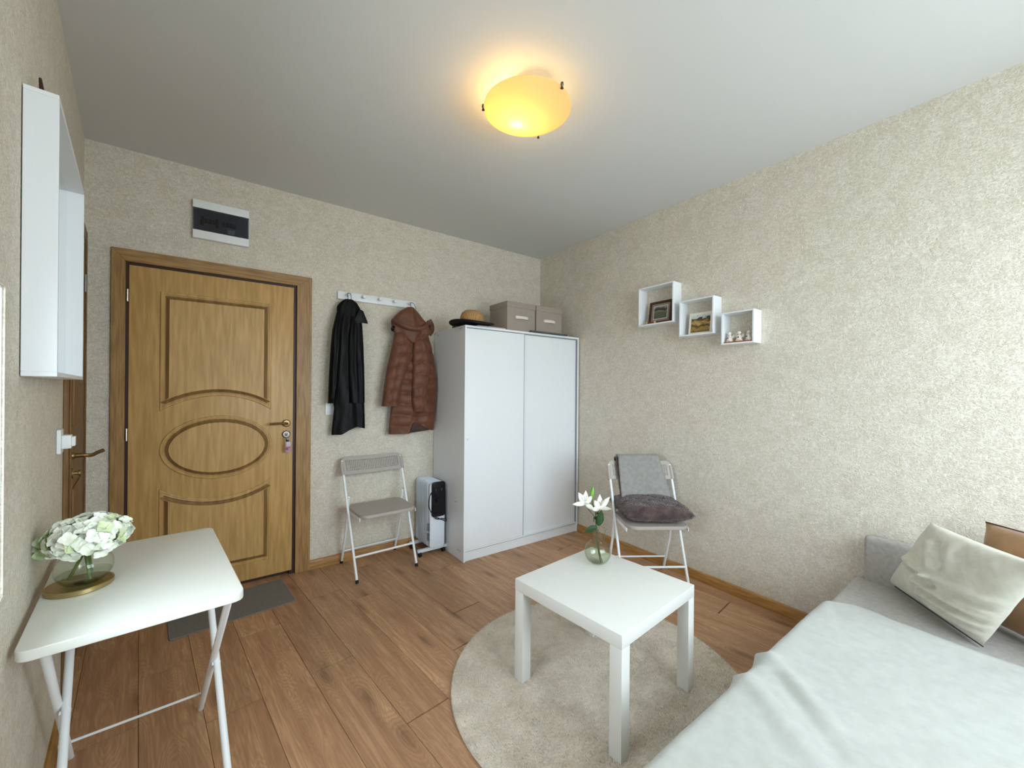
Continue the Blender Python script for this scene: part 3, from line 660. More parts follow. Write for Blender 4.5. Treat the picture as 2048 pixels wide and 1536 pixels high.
# ---------------------------------------------------------------- box shelves on right wall
def shelf(y0, y1, z0, z1, label):
    u0, u1 = -y0, -y1
    t = thing('box_shelf', label, 'shelf', group='white cube shelves on the right wall')
    t.matrix_world = RM @ T((u0+u1)/2, 0, (z0+z1)/2)
    w, h, d, s = (u1-u0)/2, (z1-z0)/2, .10, .0095
    for nm, a in (('top_board', (-w, w, h-s, h)), ('bottom_board', (-w, w, -h, -h+s)), ('side_board', (-w, -w+s, -h+s, h-s)), ('side_board', (w-s, w, -h+s, h-s))):
        bm = BM(); box(bm, a[0], a[1], .001, d, a[2], a[3]); obj(nm, bm, WHITE, t, bevel=.0008, seg=1)
    return t
shelf(-1.30, -1.592, 1.780, 2.066, 'largest white cube shelf, holding the brown framed picture')
shelf(-1.637, -1.878, 1.668, 1.912, 'middle white cube shelf, holding the landscape picture')
shelf(-1.927, -2.121, 1.587, 1.788, 'smallest white cube shelf, holding the angel figurines')
# pictures
def node_picture(name, kind):
    m = bpy.data.materials.new(name); m.use_nodes = True; t = m.node_tree; b = t.nodes['Principled BSDF']; b.inputs['Roughness'].default_value = .35
    N = t.nodes.new; L = t.links.new; tc = N('ShaderNodeTexCoord'); sp_ = N('ShaderNodeSeparateXYZ'); L(tc.outputs['Object'], sp_.inputs[0])
    no = N('ShaderNodeTexNoise'); no.inputs['Scale'].default_value = 45 if kind == 0 else 28; no.inputs['Detail'].default_value = 5
    mp = N('ShaderNodeMapping'); mp.inputs['Scale'].default_value = (1, 1, .35) if kind == 0 else (1, 1, 1.4); L(tc.outputs['Object'], mp.inputs[0]); L(mp.outputs[0], no.inputs[0])
    ad = N('ShaderNodeMath'); ad.operation = 'MULTIPLY_ADD'; ad.inputs[1].default_value = .05 if kind == 0 else .07; L(no.outputs[0], ad.inputs[0]); L(sp_.outputs[2], ad.inputs[2])
    mr = N('ShaderNodeMapRange'); L(ad.outputs[0], mr.inputs[0]); r = N('ShaderNodeValToRGB'); L(mr.outputs[0], r.inputs[0]); cr = r.color_ramp; cr.interpolation = 'LINEAR'
    if kind == 0:
        mr.inputs[1].default_value = -.03; mr.inputs[2].default_value = .10
        stops = [(0, '#3a3a33'), (.15, '#55604f'), (.42, '#5d5d3c'), (.5, '#8a8a76'), (.53, '#2c2228'), (.66, '#4b4148'), (.72, '#97998e'), (.85, '#6f7d78'), (1, '#3f4d3e')]
    else:
        mr.inputs[1].default_value = -.03; mr.inputs[2].default_value = .12
        stops = [(0, '#6a5020'), (.2, '#a98a50'), (.34, '#3a2a12'), (.45, '#c4a263'), (.55, '#7a5a30'), (.63, '#2c1f14'), (.67, '#b9c4c8'), (.78, '#d7dcdc'), (.9, '#4f88a0'), (1, '#2f6d88')]
    cr.elements[0].color = lin(stops[0][1]); cr.elements[1].color = lin(stops[-1][1])
    for p, c in stops[1:-1]: e = cr.elements.new(p); e.color = lin(c)
    n2 = N('ShaderNodeTexNoise'); n2.inputs['Scale'].default_value = 130; L(tc.outputs['Object'], n2.inputs[0])
    x = N('ShaderNodeMix'); x.data_type = 'RGBA'; x.blend_type = 'OVERLAY'; x.inputs[0].default_value = .5; L(r.outputs[0], x.inputs[6]); L(n2.outputs[0], x.inputs[7]); L(x.outputs[2], b.inputs['Base Color'])
    return m
BWOOD = mat('dark_frame_wood', '#50301c', .4, color2='#3a2114', scale=30, stretch=(1, 1, 6))
t = thing('framed_picture', 'brown wooden framed landscape etching standing in the largest cube shelf', 'picture'); tilt = math.radians(8)
t.matrix_world = RM @ T(1.455, .062, 1.790) @ Matrix.Rotation(tilt, 4, 'X')
w, hgt = .094, .168
for a in ((-w, w, hgt-.017, hgt), (-w, w, 0, .017), (-w, -w+.017, .017, hgt-.017), (w-.017, w, .017, hgt-.017)):
    bm = BM(); box(bm, a[0], a[1], -.012, .004, a[2], a[3]); obj('frame_rail', bm, BWOOD, t, bevel=.002)
bm = BM(); box(bm, -w+.014, w-.014, -.01, -.004, .014, hgt-.014); obj('mount', bm, mat('taupe_mount', '#8f8478', .8), t, smooth=0)
bm = BM(); box(bm, -w+.036, w-.036, -.004, -.0025, .034, hgt-.034); mo = obj('mount_edge', bm, mat('white_mount', '#e6e4da', .8), t, smooth=0)
bm = BM(); box(bm, -w+.040, w-.040, -.0026, -.0018, -.047, hgt-.123); o = obj('print', bm, node_picture('etching_print', 0), t, smooth=0, loc=(0, 0, .085))
t = thing('landscape_picture', 'white mounted colour landscape picture standing in the middle cube shelf', 'picture')
t.matrix_world = RM @ T(1.765, .062, 1.678) @ Matrix.Rotation(tilt, 4, 'X')
w, hgt = .082, .150
bm = BM(); box(bm, -w, w, -.008, .002, 0, hgt); obj('mount', bm, mat('ivory_mount', '#e9e4d6', .8), t, bevel=.001, seg=1)
bm = BM(); box(bm, -w+.016, w-.016, .002, .0028, -.068+.006, .055); obj('print', bm, node_picture('landscape_print', 1), t, smooth=0, loc=(0, 0, .075))
t = thing('picture_stand', 'small wooden stand with a red bar in front of the brown framed picture', 'stand'); t.matrix_world = RM @ T(1.40, .086, 1.7900)
bm = BM(); box(bm, -.028, .028, -.004, .004, .004, .013); obj('red_bar', bm, mat('red_bar_paint', '#7c3a2e', .5), t, bevel=.001)
for s_ in (-1, 1):
    bm = BM(); box(bm, s_*.034-.006, s_*.034+.006, -.006, .006, 0, .018); obj('foot', bm, mat('pale_wood', '#c9a765', .5), t, bevel=.001)
t = thing('red_tray', 'terracotta coloured strip tray under the angel figurines', 'tray'); t.matrix_world = RM @ T(2.023, .068, 1.5968)
bm = BM(); box(bm, -.082, .082, -.02, .022, 0, .004); box(bm, -.082, .082, .019, .022, .004, .008); obj('tray_base', bm, mat('terracotta', '#a5532f', .6), t, bevel=.001)
CER = mat('glazed_ceramic', '#efe6de', .25, color2='#c9ab98', scale=70, lo=.5, hi=.7)
for i, (u, nm) in enumerate(((1.966, 'angel figurine at the left end of the terracotta tray'), (2.023, 'angel figurine in the middle of the terracotta tray'), (2.079, 'angel figurine at the right end of the terracotta tray'))):
    t = thing('angel_figurine', 'small white ceramic ' + nm, 'figurine', group='angel figurines in the smallest shelf'); t.matrix_world = RM @ T(u, .068, 1.6010) @ Matrix.Rotation((.2, -.15, .3)[i], 4, 'Z') @ Matrix.Scale(1.38, 4)
    bm = BM(); lathe(bm, [(0, 0), (.0155, 0), (.0145, .006), (.009, .022), (.006, .030), (.003, .033), (0, .034)], 20); obj('robe', bm, CER, t)
    bm = BM(); bmesh.ops.create_uvsphere(bm, u_segments=16, v_segments=10, radius=.0082, matrix=T(0, .001, .040)); obj('head', bm, CER, t)
    bm = BM()
    for s_ in (-1, 1):
        prism(bm, [(s_*.002, .022), (s_*.012, .036), (s_*.019, .034), (s_*.017, .022), (s_*.008, .017)][::s_], -.008, -.005)
        tube(bm, [(s_*.006, 0, .028), (s_*.009, .006, .022), (s_*.001, .011, .021)], .0024, 6)
    obj('wings', bm, CER, t)
    bm = BM(); bmesh.ops.create_uvsphere(bm, u_segments=8, v_segments=6, radius=.003, matrix=T(0, .013, .020)); obj('held_heart', bm, mat('dark_heart', '#4a2a22', .4), t)

# ---------------------------------------------------------------- folding chairs
def make_chair():
    t = thing('folding_chair', 'taupe folding chair with white tube legs against the back wall', 'chair', group='taupe folding chairs')
    ty, fy, zt = .165, -.19, .785
    def lp(z, off=0): return Vector((0, fy+(ty-fy)*z/zt, z))
    for s_ in (-1, 1):
        xb, xt = .212, .221
        bm = BM(); pts = [(s_*(xb+(xt-xb)*z/zt), lp(z).y, z) for z in (.012, .3, .6, zt-.02)]; tube(bm, pts, .0088, 12); lg = obj('front_leg', bm, WHITEM, t)
        bm = BM(); tube(bm, [(s_*xb, fy, .0), (s_*xb, lp(.02).y, .02)], .0105, 12); obj('foot_cap', bm, RUBBER, lg)
        bm = BM(); tube(bm, [(s_*.200, lp(.52).y+.004, .525), (s_*.203, .10, .27), (s_*.204, .20, .012)], .0088, 12); lg = obj('rear_leg', bm, WHITEM, t)
        bm = BM(); tube(bm, [(s_*.204, .203, 0), (s_*.204, .196, .02)], .0105, 12); obj('foot_cap', bm, RUBBER, lg)
        bm = BM(); tube(bm, [(s_*.197, lp(.52).y, .522), (s_*.226, lp(.52).y, .522)], .005, 10); obj('pivot', bm, STEEL, t)
        bm = BM(); box(bm, s_*.198-.003, s_*.198+.003, -.19, .10, .405, .428); obj('seat_bracket', bm, WHITEM, t, bevel=.002)
    bm = BM(); tube(bm, [(-.211, lp(.15).y, .15), (.211, lp(.15).y, .15)], .0075, 12); obj('front_bar', bm, WHITEM, t)
    bm = BM(); tube(bm, [(-.203, .166, .10), (.203, .166, .10)], .006, 12); obj('rear_bar', bm, WHITEM, t)
    # seat: rounded trapezoid slab, rolled edge
    bm = BM(); pts = [(x, z-.055) for x, z in rrect(.40, .345, .06, 7)]
    pts = [(x*(1-.12*max(0, -(y))), y) for x, y in pts]
    prism(bm, pts, .425, .448, axis='z'); obj('seat', bm, TAUPE, t, bevel=.006, seg=3)
    # backrest: perforated panel following the legs' lean
    th = math.atan2(ty-fy, zt)
    A = T(0, lp(.73).y-.004, .73) @ Matrix.Rotation(-th, 4, 'X')
    hw, hz = .232, .066
    def curve(x): return -.018*(1-(x/hw)**2)*-1
    nx, nz = 30, 8; ax, az = .198, .040
    bm = BM(); vs = {}
    def V(x, z):
        key = (round(x, 5), round(z, 5))
        if key not in vs: vs[key] = bm.verts.new(A @ Vector((x, curve(x), z)))
        return vs[key]
    for i in range(nx):
        for j in range(nz):
            x0 = -ax+2*ax*i/nx; x1 = -ax+2*ax*(i+1)/nx; z0 = -az+2*az*j/nz; z1 = -az+2*az*(j+1)/nz
            mx_, mz = (x1-x0)*.25, (z1-z0)*.25
            o4 = [V(x0, z0), V(x1, z0), V(x1, z1), V(x0, z1)]; i4 = [V(x0+mx_, z0+mz), V(x1-mx_, z0+mz), V(x1-mx_, z1-mz), V(x0+mx_, z1-mz)]
            for q_ in range(4): bm.faces.new((o4[q_], o4[(q_+1) % 4], i4[(q_+1) % 4], i4[q_]))
    obj('woven_panel', bm, TAUPE, t, solid=.007)
    bm = BM(); n = 60
    def ring(p, y_):
        return [bm.verts.new(A @ Vector((x, curve(x)+y_, z))) for x, z in p]
    outer = rrect(2*hw, 2*hz, .045, 8, corners=(1, 1, 0, 0)); outer = [(x, z) for x, z in outer]
    # sample outer and inner by angle for bridging
    def resample(poly, n):
        L_ = []; tot = 0; seg = []
        for i in range(len(poly)):
            a, b = Vector(poly[i]), Vector(poly[(i+1) % len(poly)]); d = (b-a).length; seg.append((tot, d, a, b)); tot += d
        for k in range(n):
            s2 = tot*k/n
            for s0, d, a, b in seg:
                if s0 <= s2 <= s0+d: L_.append(tuple(a+(b-a)*((s2-s0)/d if d else 0))); break
        return L_
    N_ = 96; oo = []; ii = []
    for k in range(N_):
        # outer point by perimeter, inner point = clamp to inner rectangle
        pass
    oo = resample(outer, N_)
    ii = [(max(-ax, min(ax, x)), max(-az, min(az, z))) for x, z in oo]
    for y_ in (-.0045, .0045):
        a_ = ring(oo, y_); b_ = ring(ii, y_)
        for k in range(N_):
            f = [a_[k], a_[(k+1) % N_], b_[(k+1) % N_], b_[k]]
            if (b_[k].co-b_[(k+1) % N_].co).length < 1e-6: f = f[:3]
            bm.faces.new(f)
        if y_ < 0: fr_ = a_
        else:
            for k in range(N_): bm.faces.new((fr_[k], fr_[(k+1) % N_], a_[(k+1) % N_], a_[k]))
    bmesh.ops.remove_doubles(bm, verts=bm.verts, dist=1e-5)
    obj('backrest_rim', bm, TAUPE, t)
    for s_ in (-1, 1):
        bm = BM(); tube(bm, [A @ Vector((s_*.2245, .002, -hz)), A @ Vector((s_*.2245, .002, hz-.035))], .0125, 12); obj('backrest_sleeve', bm, TAUPE, t)
    return t
ch1 = make_chair(); ch1.location = (-1.729, -.222, 0); ch1.rotation_euler = (0, 0, .03)
ch2 = copy_tree(ch1); ch2.location = (-.348, -1.532, 0); ch2.rotation_euler = (0, 0, math.radians(-35))
ch2['label'] = 'taupe folding chair holding the fur cushion and grey throw by the right wall'
ch1['label'] = 'empty taupe folding chair with white tube legs beside the heater'

C2 = T(-.348, -1.532, 0) @ Matrix.Rotation(math.radians(-35), 4, 'Z')
# pillow helper: corners BL, BR, TR, TL
def pillow(name, corners, thick, m, parent=None, n=36, wr=.004, seed=0, pinch=.06, power=.5, wf=None, mw=None, subsurf=0):
    a, b, c, d = [Vector(p) for p in corners]
    nrm = ((b-a).cross(d-a)).normalized(); bm = BM(); rows = {}
    cen = (a+b+c+d)/4
    for side in (1, -1):
        for i in range(n+1):
            for j in range(n+1):
                u, v = i/n, j/n
                edge = i in (0, n) or j in (0, n)
                if edge and side == -1: rows[(side, i, j)] = rows[(1, i, j)]; continue
                U, V_ = 2*u-1, 2*v-1
                p = a*(1-u)*(1-v) + b*u*(1-v) + c*u*v + d*(1-u)*v
                # sides bow inwards between corners
                k = pinch*((1-U*U)*abs(V_)**3*(1 if V_ > 0 else 1) + 0)
                p = p + (cen-p)*pinch*((1-U*U)*V_**4 + (1-V_*V_)*U**4)
                t_ = thick*((1-abs(U)**3.2)*(1-abs(V_)**3.2))**power
                w_ = wr*fbm(u*9, v*9, seed)*(1-abs(U)**6)*(1-abs(V_)**6)
                if wf: w_ += wf(u, v, side)
                p = p + nrm*side*(t_ + (w_ if not edge else 0))
                rows[(side, i, j)] = bm.verts.new(p if mw is None else mw @ p)
        for i in range(n):
            for j in range(n):
                q_ = [rows[(side, i, j)], rows[(side, i+1, j)], rows[(side, i+1, j+1)], rows[(side, i, j+1)]]
                if side == -1: q_.reverse()
                bm.faces.new(q_)
    return obj(name, bm, m, parent, smooth=70, subsurf=subsurf)
FUR = mat('brown_plush', '#64504c', .95, color2='#43322f', scale=22, stretch=(1, 1, 1), bump=1.0, bscale=120, sheen=.5)
t = thing('fur_cushion', 'dark brown plush cushion lying on the chair by the right wall', 'cushion', tuple(C2 @ Vector((0, -.06, .463))), math.radians(-35))
def zz(p): return Vector(p)
pillow('cushion_body', [(-.205, -.165, .050), (.215, -.19, .055), (.205, .20, .060), (-.225, .19, .06)], .062, FUR, t, wr=.006, seed=2, pinch=.05, power=.42)
bm = BM(); bmesh.ops.create_grid  # no-op reference
# short plush fibres, one object
def fibres(name, host_pts, m, parent, length, cnt, rad=.0009):
    bm = BM()
    for p, nrm in host_pts[:cnt]:
        d = (nrm + Vector((R_.uniform(-.7, .7), R_.uniform(-.7, .7), R_.uniform(-.7, .3)))).normalized()*length*R_.uniform(.6, 1.2)
        s = nrm.orthogonal().normalized()*rad
        s.rotate(Matrix.Rotation(R_.uniform(0, 6.28), 3, nrm))
        bm.faces.new((bm.verts.new(p-s), bm.verts.new(p+s), bm.verts.new(p+d)))
    o = obj(name, bm, m, parent, smooth=0); o['kind'] = 'stuff'; return o
def surf_points(o, cnt):
    me = o.data; tot = []; s = 0
    for p in me.polygons: s += p.area; tot.append(s)
    import bisect
    out = []
    for _ in range(cnt):
        i = bisect.bisect(tot, R_.uniform(0, s)); p = me.polygons[min(i, len(tot)-1)]; vs = [me.vertices[k].co for k in p.vertices]
        a, b = R_.random(), R_.random()
        if a+b > 1: a, b = 1-a, 1-b
        tri = (vs[0], vs[1], vs[2]) if R_.random() < .5 or len(vs) < 4 else (vs[0], vs[2], vs[3])
        out.append((tri[0]+(tri[1]-tri[0])*a+(tri[2]-tri[0])*b, p.normal.copy()))
    return out
cb = [c_ for c_ in bpy.data.objects if c_.parent == t][0]
fibres('plush_pile', surf_points(cb, 16000), FUR, t, .009, 16000)

# grey throw folded over the backrest
GREY = mat('grey_throw_cloth', '#97948f', .9, color2='#8b8883', scale=40, bump=.15, bscale=200, sheen=.2)
def drape(name, label, x0, x1, off, mt, zbot, thick, back, mat_tag=True, flare=0.0):
    t = thing(name, label, 'throw', tuple(C2 @ Vector((0, .14, .80))), math.radians(-35))
    ty, fy, zt = .165, -.19, .785
    def path(s):   # s 0..1 : back bottom -> over the top -> front bottom
        Lb, Lt, Lf = back, .035, .80-zbot
        d = s*(Lb+Lt+Lf)
        def ly(z): return fy+(ty-fy)*z/zt
        if d < Lb: z = .80-Lb+d; return (ly(z)+.022+off, z)
        d -= Lb
        if d < Lt: a = math.pi*d/Lt; return (ly(.80)+ (.022+off)*math.cos(a), .80+off+.012*math.sin(a))
        d -= Lt; z = .80-d; k = max(0, (.60-z)/.15)
        return (ly(z)-.020-off - .030*min(1, k)**2, z)
    def fn(u, v):
        y, z = path(v); x = x0+(x1-x0)*u; f = max(0, (v-.35)/.65)
        x += flare*f*(u-.2)
        y += .004*fbm(u*7, v*9, 3)*f - .006*math.sin(u*9+1)*f*f
        z += .012*(u-.5)*f*(1 if name != 'brown_throw' else 0)
        return Vector((x, y-.14, z-.80))
    bm = BM(); grid(bm, 30, 60, fn); obj('throw_cloth', bm, mt, t, solid=thick, smooth=80)
    return t
drape('brown_throw', 'dark brown throw under the grey one over the chair back', -.170, .10, .004, FUR, .51, .008, .12)
tt = drape('grey_throw', 'folded grey throw draped over the back of the cushioned chair', -.155, .125, .018, GREY, .545, .014, .20, flare=.06)
# second, lower fold layer edges of the grey throw
for i, dx in enumerate((.012, .026)):
    bm = BM(); pts = []
    ty, fy, zt = .165, -.19, .785
    for k in range(12):
        z = .795-(.795-.55)*k/11; pts.append((.123+dx+.06*(k/11)*.8, fy+(ty-fy)*z/zt-.012+.003*i-.14, z-.80))
    vs = []
    for p in pts: vs.append((bm.verts.new((p[0]-.03, p[1], p[2])), bm.verts.new(p)))
    for a_, b_ in zip(vs, vs[1:]): bm.faces.new((a_[0], a_[1], b_[1], b_[0]))
    obj('fold_layer', bm, GREY, tt, solid=.009)

# ---------------------------------------------------------------- oil radiator
t = thing('oil_radiator', 'white oil-filled radiator on wheels between chair and wardrobe', 'heater', (-1.298, -.165, 0))
RADW = mat('radiator_enamel', '#d9e0e8', .35)
zb, zt_ = .055, .565
for i in range(8):
    y = .115-.0285*i
    bm = BM(); prism(bm, rrect(.135, zt_-zb, .03, 5, cz=(zt_+zb)/2), y-.005, y+.005)
    prism(bm, rrect(.05, (zt_-zb)*.8, .02, 4, cz=(zt_+zb)/2, cx=.0), y-.009, y+.009)
    obj('fin', bm, RADW, t, bevel=.002, seg=1)
bm = BM(); tube(bm, [(0, -.09, .10), (0, .12, .10)], .018, 12); tube(bm, [(0, -.09, .52), (0, .12, .52)], .018, 12); obj('header_pipe', bm, RADW, t)
bm = BM(); prism(bm, rrect(.125, .50, .018, 4, cz=.31), -.135, -.10); obj('control_housing', bm, RADW, t, bevel=.004)
bm = BM(); prism(bm, rrect(.115, .272, .022, 5, cz=.435, cx=.004), -.148, -.134); cpn = obj('control_panel', bm, BLACKP, t, bevel=.004)
bm = BM(); lathe(bm, [(0, 0), (.022, 0), (.02, .012), (0, .013)], 24, T(.0, -.148, .43) @ Matrix.Rotation(math.pi/2, 4, 'X')); obj('dial', bm, BLACKP, cpn)
for z, x in ((.51, .025), (.51, -.022)):
    bm = BM(); prism(bm, rrect(.012, .022, .003, cx=x, cz=z), -.152, -.148); obj('rocker', bm, mat('dark_grey_plastic', '#2c2e33', .3), cpn)
bm = BM(); prism(bm, rrect(.10, .012, .003, cz=.325, cx=.004), -.153, -.148); obj('handle_ridge', bm, BLACKP, cpn)
bm = BM()
for a in ((-.018, .012, .285, .289), (-.012, .004, .276, .279), (.012, .020, .274, .279)): box(bm, a[0]+.005, a[1]+.005, -.1358, -.1351, a[2], a[3])
obj('printed_mark', bm, mat('print_grey', '#4c5560', .6), t, smooth=0)
bm = BM()
for z in (.115, .19): box(bm, -.0712, -.0708+.0, -.12, -.10, z, z+.06)
for z in (.115, .19): box(bm, -.0632, -.0626, -.128, -.107, z, z+.06)
obj('rating_sticker', bm, mat('sticker_grey', '#8b949e', .5), t, smooth=0)
bm = BM()
for off in (0, .012):
    tube(bm, smoothpath([(-.05, -.14, .50-off), (-.068, -.135, .46), (-.072, -.13, .40-off), (-.06, -.14, .35), (-.02, -.155, .30-off), (.04, -.15, .268+off), (.072, -.14, .25+off), (.076, -.12, .29), (.074, -.12, .42), (.066, -.13, .50-off), (.03, -.150, .535)], 6), .0032, 8)
obj('power_cord', bm, RUBBER, t)
for y in (.095, -.10):
    bm = BM(); prism(bm, rrect(.30 if y < 0 else .26, .022, .008, 3, cz=.045), y-.014, y+.014); br = obj('foot_bracket', bm, RADW, t, bevel=.003)
    w_ = .13 if y < 0 else .115
    for s_ in (-1, 1):
        if s_ == 1: xx = .066
        else: xx = -w_
        bm = BM(); tube(bm, [(xx-.010, y-.002, .021), (xx+.010, y-.002, .021)], .0205, 20); obj('wheel', bm, RUBBER, br, bevel=.002)

# ---------------------------------------------------------------- door mat
t = thing('door_mat', 'thin grey door mat lying before the entrance door', 'mat', (-2.605, -.27, 0), .098)
bm = BM(); bm2 = rrect(.585, .365, .01, 3); prism(bm, bm2, .0006, .0062, axis='z'); obj('mat_body', bm, mat('grey_mat', '#827e78', .95, color2='#77736d', scale=120, bump=.6, bscale=260), t, bevel=.001, seg=1)
bm = BM(); prism(bm, rrect(.84, .04, .004, 2, cx=-2.68, cz=.045), .0006, .016, axis='z'); o = obj('threshold', bm, JAMB); o.parent = d1

# ---------------------------------------------------------------- rug
RUGM = mat('beige_shag', '#e4d8c8', .95, color2='#d2c5b3', scale=9, bump=.8, bscale=180, sheen=.4, detail=6)
t = thing('round_rug', 'round beige shag rug under the coffee table', 'rug', (-1.322, -1.95, 0))
bm = BM(); Rg = .645
lathe(bm, [(Rg, .0015), (Rg+.002, .006), (Rg-.002, .011), (Rg-.02, .012), (.5, .012), (.3, .012), (.1, .012), (0, .012)], 96); rb = obj('rug_base', bm, RUGM, t)
fib = []
for _ in range(90000):
    r = Rg*math.sqrt(R_.random()); a = R_.uniform(0, 2*math.pi); fib.append((Vector((r*math.cos(a), r*math.sin(a), .011)), Vector((0, 0, 1))))
bm = BM()
for p, nrm in fib:
    h = R_.uniform(.005, .010); lx, ly = R_.uniform(-.006, .006), R_.uniform(-.006, .006); a = R_.uniform(0, 3.14); sxx, syy = math.cos(a)*.0011, math.sin(a)*.0011
    bm.faces.new((bm.verts.new((p.x-sxx, p.y-syy, p.z)), bm.verts.new((p.x+sxx, p.y+syy, p.z)), bm.verts.new((p.x+lx, p.y+ly, p.z+h))))
for _ in range(3500):
    a = R_.uniform(0, 2*math.pi); z = R_.uniform(.002, .012); r = Rg-.002; L_ = R_.uniform(.003, .009); aa = a+R_.uniform(-.006, .006)
    bm.faces.new((bm.verts.new((r*math.cos(a), r*math.sin(a), z)), bm.verts.new((r*math.cos(a+.002), r*math.sin(a+.002), z)), bm.verts.new(((r+L_)*math.cos(aa), (r+L_)*math.sin(aa), z))))
me = bpy.data.meshes.new('rug_pile'); bm.to_mesh(me); bm.free(); me.materials.append(RUGM); o = bpy.data.objects.new('rug_pile', me); COL.objects.link(o); o.parent = t; o['kind'] = 'stuff'

# ---------------------------------------------------------------- coffee table
t = thing('coffee_table', 'square white coffee table standing on the round rug', 'table', (-1.3314, -1.9922, .012), .0785)
bm = BM(); box(bm, -.275, .275, -.275, .275, .393, .443); obj('tabletop', bm, LACK, t, bevel=.0015)
for sx_ in (-1, 1):
    for sy_ in (-1, 1):
        bm = BM(); a, b = sorted((sx_*.2745, sx_*.2245)); c_, d_ = sorted((sy_*.2745, sy_*.2245)); box(bm, a, b, c_, d_, 0, .3925); obj('leg', bm, LACK, t, bevel=.0015)

# ---------------------------------------------------------------- vases
def bulbvase(name, label, loc, prof, mt, t_=.0018):
    t = thing(name, label, 'vase', loc)
    bm = BM(); lathe(bm, prof, 40); obj('glass_body', bm, mt, t, smooth=60)
    bm = BM(); rr_, rz_ = prof[-1]; tube(bm, [(rr_*math.cos(a), rr_*math.sin(a), rz_) for a in [i*math.pi/20 for i in range(41)]], .0011, 6, cap=False); obj('glass_rim', bm, mt, t)
    return t
def resampleprof(p, n=6):
    q_ = smoothpath([(r, 0, z) for r, z in p], n); return [(max(0, v.x), v.z) for v in q_]
bulb = [(0, .003), (.02, .002), (.045, .014), (.0595, .038), (.0625, .06), (.055, .085), (.042, .102), (.033, .112), (.033, .125), (.036, .145), (.040, .168)]
v1 = bulbvase('lily_vase', 'clear glass bulb vase with lilies on the coffee table', (-1.213, -1.854, .4555), resampleprof(bulb), GLASSB)
bm = BM(); lathe(bm, resampleprof([(0, .006), (.02, .006), (.043, .017), (.0575, .04), (.0602, .058), (.0605, .062)], 4)+[(0, .062)], 36); obj('water', bm, WATER, v1)
bowl = [(0, .002), (.026, .001), (.045, .008), (.059, .026), (.063, .047), (.060, .066), (.051, .080), (.043, .088), (.045, .094)]
v2 = bulbvase('hydrangea_vase', 'round clear glass bowl vase on the gold disc', (-3.008, -1.443, .7135), resampleprof(bowl), GLASSB)
bm = BM(); lathe(bm, resampleprof([(0, .004), (.026, .003), (.043, .009), (.0568, .026), (.0582, .031)], 4)+[(0, .031)], 36); obj('water', bm, WATER, v2)
t = thing('gold_disc', 'round brushed gold disc coaster under the bowl vase', 'coaster', (-3.018, -1.437, .7005))
bm = BM(); lathe(bm, [(0, 0), (.071, 0), (.073, .002), (.073, .0125), (.071, .0145), (.068, .0125), (0, .0125)], 56); obj('disc', bm, GOLD, t, smooth=30)

# lilies
PET = mat('lily_petal', '#f4f3ea', .5, color2='#e9ecd9', scale=12)
LEAF = mat('dark_leaf', '#1f3a20', .4, color2='#2c4a28', scale=15)
BUD = mat('green_bud', '#4c8f2c', .45, color2='#7fb44a', scale=25, stretch=(3, 3, 1))
STEM = mat('stem_green', '#3f4a24', .5)
def petal_fn(base, dirn, side, L_, wd, curl, cup, tip=1.0):
    dirn = dirn.normalized(); side = (side-dirn*side.dot(dirn)).normalized(); up = side.cross(dirn)
    def fn(u, v):
        w_ = wd*math.sin(math.pi*min(1, (v*.93+.07))**.85)*(1-.12*v)
        s = (u-.5)*2
        p = base + dirn*(L_*v) + side*(s*w_*.5) + up*(curl*v*v*L_ + cup*abs(s)**2*w_*.5)
        return p
    return fn
def leafmesh(name, m, parent, base, dirn, side, L_, wd, curl=0, cup=.2, th=.0012, nu=7, nv=12):
    bm = BM(); grid(bm, nu, nv, petal_fn(Vector(base), Vector(dirn), Vector(side), L_, wd, curl, cup)); return obj(name, bm, m, parent, solid=th, smooth=80)
# local frame: px axes -> R (right), z up, and towards camera
RR = Vector((rv.x, rv.y, 0)).normalized(); FF = -Vector((fw.x, fw.y, 0)).normalized()
def P(r, z, f=0): return RR*r + Vector((0, 0, z)) + FF*f
t = thing('lily_sprig', 'white lily sprig with two open blooms and a green bud in the bulb vase', 'flower', (-1.213, -1.854, .4555))
bm = BM(); tube(bm, smoothpath([P(.015, .006), P(.005, .05, .005), P(-.004, .11), P(-.008, .17), P(-.010, .225), P(-.013, .262)], 5), .0026, 8)
obj('stem', bm, STEM, t)
bm = BM(); tube(bm, smoothpath([P(.022, .008, .01), P(.010, .05), P(.002, .11, .004), P(.0, .165)], 5), .0022, 8); obj('stem', bm, STEM, t)
bm = BM(); tube(bm, smoothpath([P(-.010, .222), P(-.03, .242), P(-.052, .272), P(-.060, .290)], 5), .0017, 8); obj('stem', bm, mat('stem_brown', '#4a3a24', .5), t)
bm = BM(); tube(bm, smoothpath([P(-.012, .255), P(-.022, .275), P(-.028, .30), P(-.029, .315)], 5), .0017, 8); obj('stem', bm, STEM, t)
bm = BM(); tube(bm, smoothpath([P(-.010, .235), P(.0, .245), P(.009, .262)], 5), .0017, 8); obj('stem', bm, STEM, t)
bm = BM(); lathe(bm, resampleprof([(0, 0), (.003, .004), (.0085, .02), (.0095, .035), (.006, .052), (0, .062)], 4), 12, T(*P(-.030, .312)) @ Matrix.Rotation(.12, 4, 'Y')); obj('bud', bm, BUD, t)
